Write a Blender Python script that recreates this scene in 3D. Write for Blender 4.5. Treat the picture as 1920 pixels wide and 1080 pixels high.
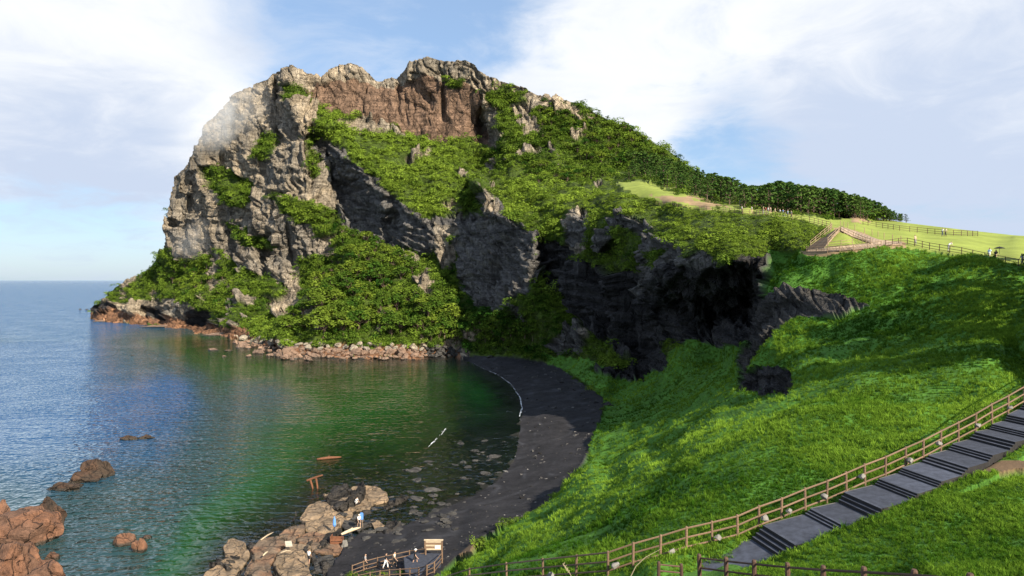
import bpy, math, random
import numpy as np
from mathutils import Vector, Matrix
from mathutils.geometry import delaunay_2d_cdt
for o in list(bpy.data.objects): bpy.data.objects.remove(o)
S = bpy.context.scene
COL = S.collection
rng = np.random.default_rng(7); random.seed(7)
R = math.radians

# ------------------------------------------------------------------ camera
F, CX, HY, CZ = 1400.0, 960.0, 525.0, 33.0       # focal length in photo pixels, principal column, sea horizon row, eye height
cam = bpy.data.cameras.new('camera'); camo = bpy.data.objects.new('camera', cam); COL.objects.link(camo)
cam.sensor_width = 36; cam.lens = F/1920*36; cam.shift_y = -15/1920
cam.clip_start = 0.5; cam.clip_end = 60000
camo.location = (0, 0, CZ); camo.rotation_euler = (R(90), 0, 0); S.camera = camo
# ------------------------------------------------------------------ light
SUN_AZ, SUN_EL = 38, 32            # degrees to the right of straight behind the camera, elevation
sd = Vector((math.sin(R(SUN_AZ))*math.cos(R(SUN_EL)), -math.cos(R(SUN_AZ))*math.cos(R(SUN_EL)), math.sin(R(SUN_EL))))
sl = bpy.data.lights.new('sun', 'SUN'); so = bpy.data.objects.new('sun', sl); COL.objects.link(so)
sl.energy = 5.0; sl.angle = R(0.5); sl.color = (1.0, 0.90, 0.73)
so.rotation_euler = (-sd).to_track_quat('-Z', 'Y').to_euler(); so.location = (60, -80, 120)
S.view_settings.view_transform = 'Standard'; S.view_settings.look = 'None'
S.view_settings.exposure = 1.1; S.view_settings.gamma = 1.0
S.render.engine = 'CYCLES'

class NT:                                    # short-hand for building node trees
    def __init__(s, nt): s.t = nt; s.n = nt.nodes; s.l = nt.links
    def node(s, typ, **kw):
        nd = s.n.new(typ)
        for k, v in kw.items(): setattr(nd, k, v)
        return nd
    def put(s, sock, v):
        if isinstance(v, bpy.types.NodeSocket): s.l.new(v, sock)
        elif v is not None: sock.default_value = v
    def math(s, op, a, b=None, c=None, clamp=False):
        nd = s.node('ShaderNodeMath', operation=op); nd.use_clamp = clamp
        s.put(nd.inputs[0], a)
        if b is not None: s.put(nd.inputs[1], b)
        if c is not None: s.put(nd.inputs[2], c)
        return nd.outputs[0]
    def vmath(s, op, a, b=None):
        nd = s.node('ShaderNodeVectorMath', operation=op); s.put(nd.inputs[0], a)
        if b is not None: s.put(nd.inputs[1], b)
        return nd
    def mix(s, f, a, b, blend='MIX'):
        nd = s.node('ShaderNodeMix', data_type='RGBA', blend_type=blend)
        s.put(nd.inputs[0], f); s.put(nd.inputs[6], a); s.put(nd.inputs[7], b); return nd.outputs[2]
    def noise(s, vec, scale, detail=4, rough=0.55, dist=0.0):
        nd = s.node('ShaderNodeTexNoise'); s.put(nd.inputs['Vector'], vec)
        nd.inputs['Scale'].default_value = scale; nd.inputs['Detail'].default_value = detail
        nd.inputs['Roughness'].default_value = rough; nd.inputs['Distortion'].default_value = dist
        return nd.outputs['Fac']
    def ramp(s, f, lo, hi, a=0.0, b=1.0, smooth=True):
        nd = s.node('ShaderNodeMapRange', interpolation_type='SMOOTHSTEP' if smooth else 'LINEAR')
        s.put(nd.inputs[0], f); s.put(nd.inputs[1], lo); s.put(nd.inputs[2], hi); s.put(nd.inputs[3], a); s.put(nd.inputs[4], b)
        return nd.outputs[0]

def pixdir(px, py):
    return Vector(((px-CX)/F, 1.0, (HY-py)/F)).normalized()

# ------------------------------------------------------------------ sky
W = bpy.data.worlds.new('World'); S.world = W; W.use_nodes = True
g = NT(W.node_tree); g.n.clear()
sky = g.node('ShaderNodeTexSky', sky_type='NISHITA'); sky.sun_disc = False
sky.sun_elevation = R(SUN_EL); sky.sun_rotation = math.atan2(sd.x, sd.y)
sky.altitude = 30; sky.air_density = 1.0; sky.dust_density = 0.6; sky.ozone_density = 2.0
tc = g.node('ShaderNodeTexCoord'); dirv = tc.outputs['Generated']
sep = g.node('ShaderNodeSeparateXYZ'); g.put(sep.inputs[0], dirv)
den = g.math('ADD', g.math('ABSOLUTE', sep.outputs[2]), 0.22)
cmb = g.node('ShaderNodeCombineXYZ')
g.put(cmb.inputs[0], g.math('DIVIDE', sep.outputs[0], den)); g.put(cmb.inputs[1], g.math('DIVIDE', sep.outputs[1], den)); g.put(cmb.inputs[2], sep.outputs[2])
n1 = g.noise(cmb.outputs[0], 1.9, 7, 0.56, 0.35)
n2 = g.noise(cmb.outputs[0], 3.2, 6, 0.62, 0.5)
def blob(px, py, rx, w):
    c = pixdir(px, py)
    d = g.vmath('DISTANCE', dirv, tuple(c)).outputs['Value']
    return g.ramp(d, 0.0, rx/F, w, 0.0)
def total(blobs):
    acc = None
    for b in blobs:
        v = blob(*b); acc = v if acc is None else g.math('ADD', acc, v)
    return acc
cover = total([(160,120,480,.45),(60,300,330,.28),(330,260,300,.25),(1180,120,420,.50),(1050,230,260,.2),(1560,190,480,.30),(1850,110,380,.42),
               (1300,330,300,.10),(1700,330,420,.20),(760,85,120,.14),
               (620,20,300,-.34),(880,10,260,-.24),(100,455,300,-.40),(230,470,200,-.2),(1330,230,210,-.36),(1430,300,200,-.30),(1250,40,160,-.12),(1800,430,300,-.02)])
m = g.math('ADD', g.math('ADD', n1, g.math('MULTIPLY', g.math('SUBTRACT', n2, 0.5), 0.75)), g.math('MULTIPLY', cover, 0.8))
mask = g.math('MAXIMUM', g.ramp(m, 0.38, 0.84), g.ramp(n2, 0.42, 0.78, 0.0, 0.5))
shade = g.math('ADD', total([(60,345,330,.75),(270,330,260,.45),(1750,400,520,1.05),(1500,400,300,.45),(1880,10,200,.3),(500,80,250,.25)]), g.math('MULTIPLY', g.math('SUBTRACT', n2, 0.5), 1.7))
shade = g.ramp(shade, -0.12, 0.95)
bright = g.mix(shade, (8.5, 8.7, 9.0, 1), (5.3, 6.1, 7.6, 1))
skyc = g.mix(1.0, sky.outputs[0], (1.25, 1.35, 1.45, 1), 'MULTIPLY')
skyc = g.mix(0.55, skyc, (3.6, 5.1, 7.4, 1))
col = g.mix(mask, skyc, bright)
bg = g.node('ShaderNodeBackground'); g.put(bg.inputs[0], col); bg.inputs[1].default_value = 0.055
out = g.node('ShaderNodeOutputWorld'); g.l.new(bg.outputs[0], out.inputs[0])

# ------------------------------------------------------------------ numeric helpers
_perm = rng.permutation(256).astype(np.int32); _perm = np.concatenate([_perm, _perm, _perm])
_grad = rng.normal(size=(256, 3)).astype(np.float32); _grad /= np.linalg.norm(_grad, axis=1)[:, None]
def perlin(P):
    P = np.asarray(P, dtype=np.float32); I = np.floor(P).astype(np.int32); f = P - I; I &= 255
    u = f*f*f*(f*(f*6-15)+10); res = 0
    for dx in (0, 1):
        wx = u[:, 0] if dx else 1-u[:, 0]
        for dy in (0, 1):
            wy = u[:, 1] if dy else 1-u[:, 1]
            for dz in (0, 1):
                wz = u[:, 2] if dz else 1-u[:, 2]
                h = _perm[_perm[_perm[(I[:, 0]+dx) & 255]+((I[:, 1]+dy) & 255)]+((I[:, 2]+dz) & 255)]
                gr = _grad[h]
                res = res + wx*wy*wz*(gr[:, 0]*(f[:, 0]-dx)+gr[:, 1]*(f[:, 1]-dy)+gr[:, 2]*(f[:, 2]-dz))
    return res*1.6
def fbm(P, octs=4, gain=0.5, lac=2.03):
    a = 1.0; s = 0
    P = np.asarray(P, dtype=np.float32)
    for i in range(octs):
        s = s + a*perlin(P+13.7*i); a *= gain; P = P*lac
    return s
def ridged(P, octs=3):
    a = 1.0; s = 0; P = np.asarray(P, dtype=np.float32)
    for i in range(octs):
        s = s + a*(1-2*np.abs(perlin(P+7.3*i))); a *= 0.5; P = P*2.1
    return s
def cells(P):
    """nearest jittered cell: a random value per cell and the distance to its border"""
    P = np.asarray(P, dtype=np.float32); I = np.floor(P).astype(np.int32)
    b1 = np.full(len(P), 9e9, np.float32); b2 = b1.copy(); val = np.zeros(len(P), np.float32)
    for dx in (-1, 0, 1):
        for dy in (-1, 0, 1):
            for dz in (-1, 0, 1):
                J = I+np.array((dx, dy, dz)); K = J & 255
                h = _perm[_perm[_perm[K[:, 0]]+K[:, 1]]+K[:, 2]]
                C = J+0.5+_grad[h]*0.55
                d = ((P-C)**2).sum(1); nb = d < b1
                b2 = np.where(nb, b1, np.minimum(b2, d)); val = np.where(nb, h/255.0, val); b1 = np.where(nb, d, b1)
    return val, np.sqrt(b2)-np.sqrt(b1)
def inpoly(px, py, poly):
    r = np.zeros(px.shape, bool); n = len(poly)
    for i in range(n):
        x1, y1 = poly[i]; x2, y2 = poly[(i+1) % n]
        if y1 == y2: continue
        c = ((y1 > py) != (y2 > py)) & (px < (x2-x1)*(py-y1)/(y2-y1)+x1); r ^= c
    return r
def blur(a, k):
    ker = np.exp(-0.5*(np.arange(-2*k, 2*k+1)/max(k, 1e-6))**2); ker /= ker.sum()
    p = np.pad(a, ((2*k, 2*k), (0, 0)), mode='edge'); a = sum(ker[i]*p[i:i+a.shape[0]] for i in range(len(ker)))
    p = np.pad(a, ((0, 0), (2*k, 2*k)), mode='edge'); return sum(ker[i]*p[:, i:i+a.shape[1]] for i in range(len(ker)))

# ------------------------------------------------------------------ terrain: control points (photo column, photo row, distance in metres)
CP = []
def zD(py, z): return (CZ-z)*F/(py-HY)
def D_(*pts): CP.extend(pts)
def Zp(z, *pts): CP.extend([(x, y, zD(y, z)) for x, y in pts])
SIL = [(172,578,640),(215,540,622),(255,517,605),(280,505,592),(292,488,577),(305,455,566),(315,420,562),(318,370,560),(325,332,558),(345,318,555),(357,295,552),
 (372,262,550),(386,228,547),(410,204,543),(432,184,540),(465,165,535),(485,150,532),(512,140,525),(530,124,518),(545,119,515),(562,126,515),(580,135,517),
 (605,142,520),(618,130,520),(640,122,520),(655,118,518),(680,128,518),(697,142,518),(706,151,520),(735,148,518),(752,138,512),(770,118,505),(785,112,500),
 (803,107,497),(825,113,495),(845,116,492),(870,111,488),(890,120,485),(897,132,484),(920,145,482),(945,152,480),(985,165,475),(1010,178,472),(1045,180,468),
 (1060,190,465),(1090,198,460),(1120,215,455),(1160,235,448),(1185,242,445),(1215,262,440),(1250,284,430),(1290,312,415),(1330,342,395),(1370,362,360),
 (1420,374,320),(1470,382,290),(1560,396,250),(1640,408,220),(1700,418,200),(1800,430,190),(1900,441,175),(2000,447,170),(2200,458,165)]
CP += SIL
# left cliff, apron and shore
D_((340,345,553),(350,400,552),(330,450,558),(335,490,552),(400,300,542),(380,400,541),(425,240,537),(450,250,532),(450,330,524),(430,352,512),(470,380,506),
   (455,410,512),(405,330,541),(440,300,533),(480,200,528),(500,180,526),(525,170,520),(520,230,514),(506,260,512),(545,165,503),(555,200,492),(570,240,480),
   (530,280,484),(575,300,470),(585,380,464),(520,350,480),(515,410,478),(495,340,494),(490,290,500),(560,430,470),(600,430,462),(400,470,528),(470,460,500),
   (540,490,474),(600,480,458),(620,500,446),(350,520,545),(420,520,510),(480,540,470),(520,570,440),(560,540,452),(300,530,575),(250,550,592),(220,575,606),
   (330,570,530),(400,575,485),(450,600,440),(300,590,548),(370,595,505),(540,600,385))
Zp(0,(168,598),(200,603),(260,608),(300,612),(345,617),(430,630),(480,640),(520,656),(560,664),(640,668),(720,669),(800,668),(850,667))
Zp(3,(300,603),(345,607),(430,620))
# wooded mound and dark wooded slope behind
D_((520,632,352),(600,648,332),(700,652,325),(640,600,345),(600,560,366),(660,500,388),(690,490,392),(740,560,362),(750,645,324),(640,440,455),(690,470,432),
   (730,480,412),(770,490,395),(760,530,372),(800,640,326),(760,600,342))
# hanging slab and green slope above
D_((592,232,478),(600,270,492),(615,310,490),(628,350,487),(640,390,478),(640,285,462),(670,312,452),(700,340,440),(725,362,431),(750,385,421),(800,412,405),(845,404,402),
   (660,350,472),(690,400,456),(740,420,434),(680,440,452),(740,460,426),(790,478,402),(625,410,470))
D_((590,190,513),(640,207,508),(700,224,502),(760,240,496),(800,262,490),(830,268,487),(862,262,485),(900,272,480),(640,170,514),(740,190,508),(820,200,495),
   (850,160,492),(700,280,470),(760,320,446),(820,350,426),(850,385,408),(870,330,442),(882,290,466),(660,240,490),(780,280,472),(830,300,462))
# gully, ridge right of it, wooded flank
D_((880,205,487),(905,235,494),(912,255,490),(925,232,470),(940,262,454),(960,300,436),(985,328,412),(890,305,474),(910,330,460),(930,320,458),(900,370,432),(885,400,404),
   (955,330,420),(930,360,395),(950,180,479),(920,190,478),(1000,220,460),(1050,280,438),(1000,290,440),(1100,260,442),(1150,300,418),(1200,322,385),(1100,322,398),
   (1250,332,350),(1040,330,392),(1150,330,378),(1300,350,320),(1350,370,285))
# mid shelf, pinnacle, third wall
D_((903,352,352),(912,372,340),(918,395,332),(900,400,352),(960,358,372),(1000,350,362),(1060,344,352),(1120,338,342),(1000,400,322),(1060,395,302),(980,420,316),(1012,440,292),
   (1100,370,300),(850,412,392),(838,430,396),(825,424,398),(836,455,390),(820,500,384),(800,490,398),(846,480,388),(856,540,364),(880,590,332),(895,430,362),(925,402,330),(960,412,318),
   (1000,442,291),(1006,485,287),(1002,540,281),(940,580,300),(905,600,314),(900,500,345),(950,500,316),(790,530,356),(800,562,344),(850,602,334),(830,560,348),
   (960,600,293),(1000,562,280),(1040,600,270),(950,650,300),(900,655,310),(1000,662,290),(1060,640,263),(1030,650,275),(1100,622,254),(1100,660,246),(1060,672,262))
# fourth wall and outcrops above the cave
D_((1014,455,306),(1020,490,302),(1040,510,293),(1060,560,281),(1090,600,267),(1120,600,255),(1130,550,252),(1160,640,236),(1200,600,220),(1205,705,213),(1230,692,208),(1240,640,203),
   (1100,480,262),(1150,500,240),(1170,530,232),(1060,420,284),(1085,395,274),(1110,425,262),(1075,455,278),(1040,440,288),(1110,470,262),(1150,470,250),(1130,450,246),(1138,425,240),
   (1163,398,226),(1200,418,210),(1228,438,204),(1180,450,222),(1200,468,203),(1240,448,187),(1262,468,184),(1278,490,181),(1230,470,194),(1215,500,206),(1225,540,208),(1298,478,174),
   (1312,468,170),(1342,490,164),(1290,495,179))
D_((1150,370,262),(1150,385,250),(1200,390,230),(1250,400,212),(1250,430,198),(1300,420,188),(1350,440,172),(1300,458,180),(1400,470,152),(1450,478,140),(1380,420,166),(1450,430,148))
# lawn, footpath, woods floor
D_((1200,350,256),(1290,372,214),(1370,388,184),(1280,388,196),(1370,398,168),(1440,396,166),(1440,404,152),(1480,410,146),(1500,406,156),(1560,428,132),(1580,432,128),(1510,470,124),
   (1550,464,121),(1600,466,118),(1650,460,117),(1600,415,150),(1700,424,160),(1800,440,146),(1900,448,140),(1700,458,117),(1745,468,112),(1800,476,107),(1860,490,102),(1920,502,97),(2000,520,91),(2200,565,82),
   (1800,460,120),(1900,470,112),(2100,470,130),(1430,386,210),(1500,395,200),(1600,407,190),(1640,440,132))
D_((1240,362,234),(1240,376,222),(1325,380,202),(1325,392,182),(1200,366,244),(1170,352,262),(1345,384,192),(1400,391,176),(1300,402,192),(1200,378,238),(1400,410,160),(1350,412,174))
# cave and strata
D_((1250,525,192),(1300,520,178),(1350,512,162),(1385,482,150),(1400,492,150),(1440,497,137),(1445,482,138),(1300,600,182),(1350,595,178),(1400,590,170),(1422,560,162),(1432,525,150),(1442,540,123),
   (1450,572,120),(1442,622,115),(1500,548,116),(1560,556,111),(1620,570,105),(1480,502,127),(1452,522,128),(1520,520,120),(1500,600,111),(1422,640,118))
# dark slope right and gully below
D_((1600,500,115),(1700,500,110),(1700,560,102),(1800,520,101),(1900,530,94),(1800,600,89),(1900,640,79),(1950,700,68),(2150,720,58),(1700,640,89),(1600,640,97),(1500,650,104),(1450,655,108),
   (1600,700,76),(1700,700,72),(1850,690,68),(1395,680,117),(1440,660,111),(1475,700,99),(1388,722,114),(1450,738,96),(1300,650,178),(1300,700,162),(1250,730,176),(1210,722,196),(1350,680,160),(1350,722,128),(1350,760,110),
   (1280,765,136),(1200,765,168),(1150,745,200),(1150,800,150),(1200,800,136),(1250,795,120),(1180,850,112),(1150,890,99),(1250,838,97),(1300,805,95),(1400,762,92))
# near grass bluff (crest, slope, stair line)
D_((1200,880,80),(1290,842,73),(1350,806,73),(1420,775,74),(1480,750,76),(1530,725,77),(1110,905,88),(1150,940,71),(1200,910,70),(1100,985,66),(1000,1005,74),(950,1022,76),(1300,900,54),(1400,850,52),(1500,800,55),
   (1600,760,58),(1700,740,60),(1850,730,58),(1300,980,42),(1200,1010,44),(1100,1040,46),(1000,1075,48),(900,1085,62),(1400,930,44),(1500,880,46),(1650,820,50),(1800,780,53))
# line of the long lit fence and stair beside it
FENCE = [(830,1108,62),(880,1096,54),(950,1090,47),(1018,1086,42.5),(1080,1082,39.5),(1140,1078,37.2),(1187,1062,36.8),(1238,1048,36.6),(1287,1033,36.6),(1335,1022,36.8),(1383,1010,37),(1423,992,37.4),(1465,977,37.8),(1510,958,38.2),
         (1550,943,38.7),(1587,927,39.2),(1622,911,39.8),(1660,896,40.4),(1698,878,41.2),(1731,863,42),(1764,845,43),(1797,828,44),(1829,811,45),(1860,792,46),(1890,776,47),(1920,758,48),(1980,722,50),(2040,688,52),(2100,655,54),(2170,618,56.5)]
CP += FENCE
STAIR_R = [(1000,1180,33),(1250,1110,33),(1330,1090,33.2),(1440,1052,33.6),(1560,1000,34.6),(1700,945,36.6),(1850,880,39.4),(1920,838,41.5),(2000,795,43.5),(2090,750,46),(2180,708,48.5)]
CP += STAIR_R
DFENCE = [(1235,1082,29.5),(1278,1086,29.6),(1312,1090,29.6),(1362,1098,28.4),(1415,1106,27.0),(1478,1115,25.4),(1544,1124,23.6),(1620,1133,21.6),(1712,1146,19.2),(1820,1163,17.2),(1940,1185,15.5)]
CP += DFENCE
D_((1920,890,38),(1920,1000,28),(1700,1010,30),(1550,1060,29),(1920,1085,22),(1700,1085,24.5),(1250,1150,28),(2200,1000,26),(2200,800,42),(1920,1210,14.5),(1500,1210,21),(1000,1210,31),(2200,1210,13))
# beach and sea bed
Zp(2.6,(1045,690),(1130,742),(1126,790),(1105,842),(1086,880),(1050,930),(1000,966),(940,992),(890,1012),(858,1038),(835,1062))
Zp(2.2,(1000,682),(930,676))
Zp(0,(880,676),(905,690),(935,703),(958,720),(975,745),(979,772),(972,830),(962,868),(932,903),(885,932),(805,964),(745,985))
Zp(1.2,(1000,715),(1045,760),(1040,840),(1010,900),(940,950),(860,990),(1070,800))
Zp(.4,(640,960),(690,1005),(560,1040),(640,1085),(620,930),(520,1060))
Zp(1.8,(770,1035),(720,1075),(800,1010)); Zp(3.2,(800,1065),(780,1110),(850,1080)); Zp(6,(830,1210)); Zp(1.5,(640,1210))
Zp(-.35,(930,830),(900,880),(830,925),(760,950),(560,960),(500,1010),(430,1040),(390,1090),(350,1210))
Zp(-.7,(800,870),(700,890),(870,800),(600,905))
Zp(-2.2,(720,820),(900,740),(560,900),(480,960),(380,1040),(650,690),(800,690),(500,680))
Zp(-4,(760,740),(640,780),(560,830),(400,690))
Zp(-6.5,(430,900),(320,1020)); Zp(-8.5,(230,1090),(0,1000),(150,960),(330,940))
Zp(-9,(500,740),(420,790)); Zp(-12,(300,860),(100,900)); Zp(-9,(300,680),(200,1210),(-150,1000),(-150,1210),(230,640))
Zp(-16,(330,730),(100,780),(-150,800),(150,650),(-150,660),(40,650))

def shelf_pull(x, y, d):                                     # the green shelf above the cave lies flat, facing up
    if 1215 < x < 1460 and 395 < y < 530: d *= 1-0.13*min(max((y-400)/40, 0), 1)*min(max((1460-x)/80, 0), 1)*min(max((x-1215)/60, 0), 1)
    return (x, y, d)
CP = [shelf_pull(*c) for c in CP]
STEP = 2.0
XS = np.arange(-150, 2200+STEP, STEP, dtype=np.float64); YS = np.arange(96, 1206, STEP, dtype=np.float64)
def raster(cps):
    pts = {}
    for x, y, d in cps: pts[(round(x, 1), round(y, 1))] = d
    keys = list(pts); big = [(-400, 60), (2500, 60), (2500, 1400), (-400, 1400)]
    vs = [Vector(k) for k in keys]
    vo, ed, fc, ov, oe, of = delaunay_2d_cdt(vs, [], [], 0, 0.01)
    inv = np.array([1.0/pts[keys[o[0]]] for o in ov])
    V = np.array([(v.x, v.y) for v in vo])
    G = np.full((len(YS), len(XS)), np.nan)
    for f in fc:
        a, b, c = V[f[0]], V[f[1]], V[f[2]]
        x0 = max(0, int((min(a[0], b[0], c[0])-XS[0])/STEP)); x1 = min(len(XS)-1, int((max(a[0], b[0], c[0])-XS[0])/STEP)+1)
        y0 = max(0, int((min(a[1], b[1], c[1])-YS[0])/STEP)); y1 = min(len(YS)-1, int((max(a[1], b[1], c[1])-YS[0])/STEP)+1)
        if x1 < x0 or y1 < y0: continue
        gx, gy = np.meshgrid(XS[x0:x1+1], YS[y0:y1+1])
        den = (b[1]-c[1])*(a[0]-c[0])+(c[0]-b[0])*(a[1]-c[1])
        if abs(den) < 1e-9: continue
        u = ((b[1]-c[1])*(gx-c[0])+(c[0]-b[0])*(gy-c[1]))/den; v = ((c[1]-a[1])*(gx-c[0])+(a[0]-c[0])*(gy-c[1]))/den; w = 1-u-v
        ok = (u > -1e-6) & (v > -1e-6) & (w > -1e-6)
        val = u*inv[f[0]]+v*inv[f[1]]+w*inv[f[2]]
        sub = G[y0:y1+1, x0:x1+1]; sub[ok] = val[ok]
    return G
# extra hidden points above the skyline so the surface there is defined
CPX = CP+[(x, y-14, d+1) for x, y, d in SIL]+[(-150, 636, zD(660, -16)), (2210, 80, 170), (-160, 1216, zD(1216, -9)), (2210, 1216, 16), (160, 560, 645)]
INV = raster(CPX)
for i in range(len(YS)):                                     # fill what lies outside the hull from the row below / nearest column
    pass
for j in range(len(XS)):
    c = INV[:, j]; ok = ~np.isnan(c)
    if ok.any(): INV[:, j] = np.interp(np.arange(len(YS)), np.where(ok)[0], c[ok])
    elif j: INV[:, j] = INV[:, j-1]
LAWNP = [(1400,400),(1500,406),(1600,414),(1700,420),(1900,443),(2250,455),(2250,560),(1930,500),(1860,488),(1745,466),(1650,458),(1580,434),(1480,412)]
_gx, _gy = np.meshgrid(XS, YS)
wl = blur((inpoly(_gx, _gy, LAWNP) | (inpoly(_gx, _gy, [(1250,405),(1450,440),(1440,474),(1345,480),(1300,450)])) | (inpoly(_gx, _gy, [(1440,480),(2250,580),(2250,1210),(850,1210),(1000,980),(1120,900),(1300,860),(1480,760)]))).astype(float), 3)
INV = (1-wl)*(0.5*blur(INV, 1)+0.5*blur(INV, 3))+wl*blur(INV, 7)
TOP = np.interp(XS, [-150, 150, 160, 168]+[s[0] for s in SIL], [640, 640, 634, 600]+[s[1] for s in SIL])
def at(px, py):
    """ground distance under a photo pixel"""
    fx = min(max((px-XS[0])/STEP, 0), len(XS)-1.001); fy = min(max((py-YS[0])/STEP, 0), len(YS)-1.001)
    i, j = int(fy), int(fx); a, b = fy-i, fx-j
    return 1/((1-a)*((1-b)*INV[i, j]+b*INV[i, j+1])+a*((1-b)*INV[i+1, j]+b*INV[i+1, j+1]))
def world(px, py, D): return Vector(((px-CX)/F*D, D, CZ+(HY-py)/F*D))
def ground(px, py): return world(px, py, at(px, py))

GX, GY = np.meshgrid(XS, YS)
nr, nc = GX.shape
above = GY < TOP[None, :]
first = np.argmax(~above, axis=0)                            # first row below the skyline in each column
rowi = np.arange(nr)[:, None]
k_up = first[None, :]-rowi                                   # 1 = the skyline vertex, 2.. = hidden back rows
PYg = np.where(above, TOP[None, :], GY)
INVt = INV.copy()
for j in range(nc):
    f0 = first[j]
    t = (TOP[j]-YS[0])/STEP; i = int(max(min(t, nr-2), 0)); a = t-i
    INVt[:f0, j] = (1-a)*INV[i, j]+a*INV[i+1, j]
Dg = 1/INVt
X3 = (GX-CX)/F*Dg; Z3 = CZ+(HY-PYg)/F*Dg; Y3 = Dg.copy()
back = np.clip(k_up-1, 0, 4)*(k_up > 1)
bo = np.array([0, 6, 25, 70, 160.0])[back]; bd = np.array([0, 1.0, 8, 30, 90.0])[back]
lawnback = (GX > 1350)
bd = np.where(lawnback, np.array([0, 0, .4, 2.0, 7.0])[back], bd)
X3 = X3*(1+bo/Dg*0.6); Y3 = Y3+bo; Z3 = Z3-bd
P3 = np.stack([X3, Y3, Z3], -1)

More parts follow.
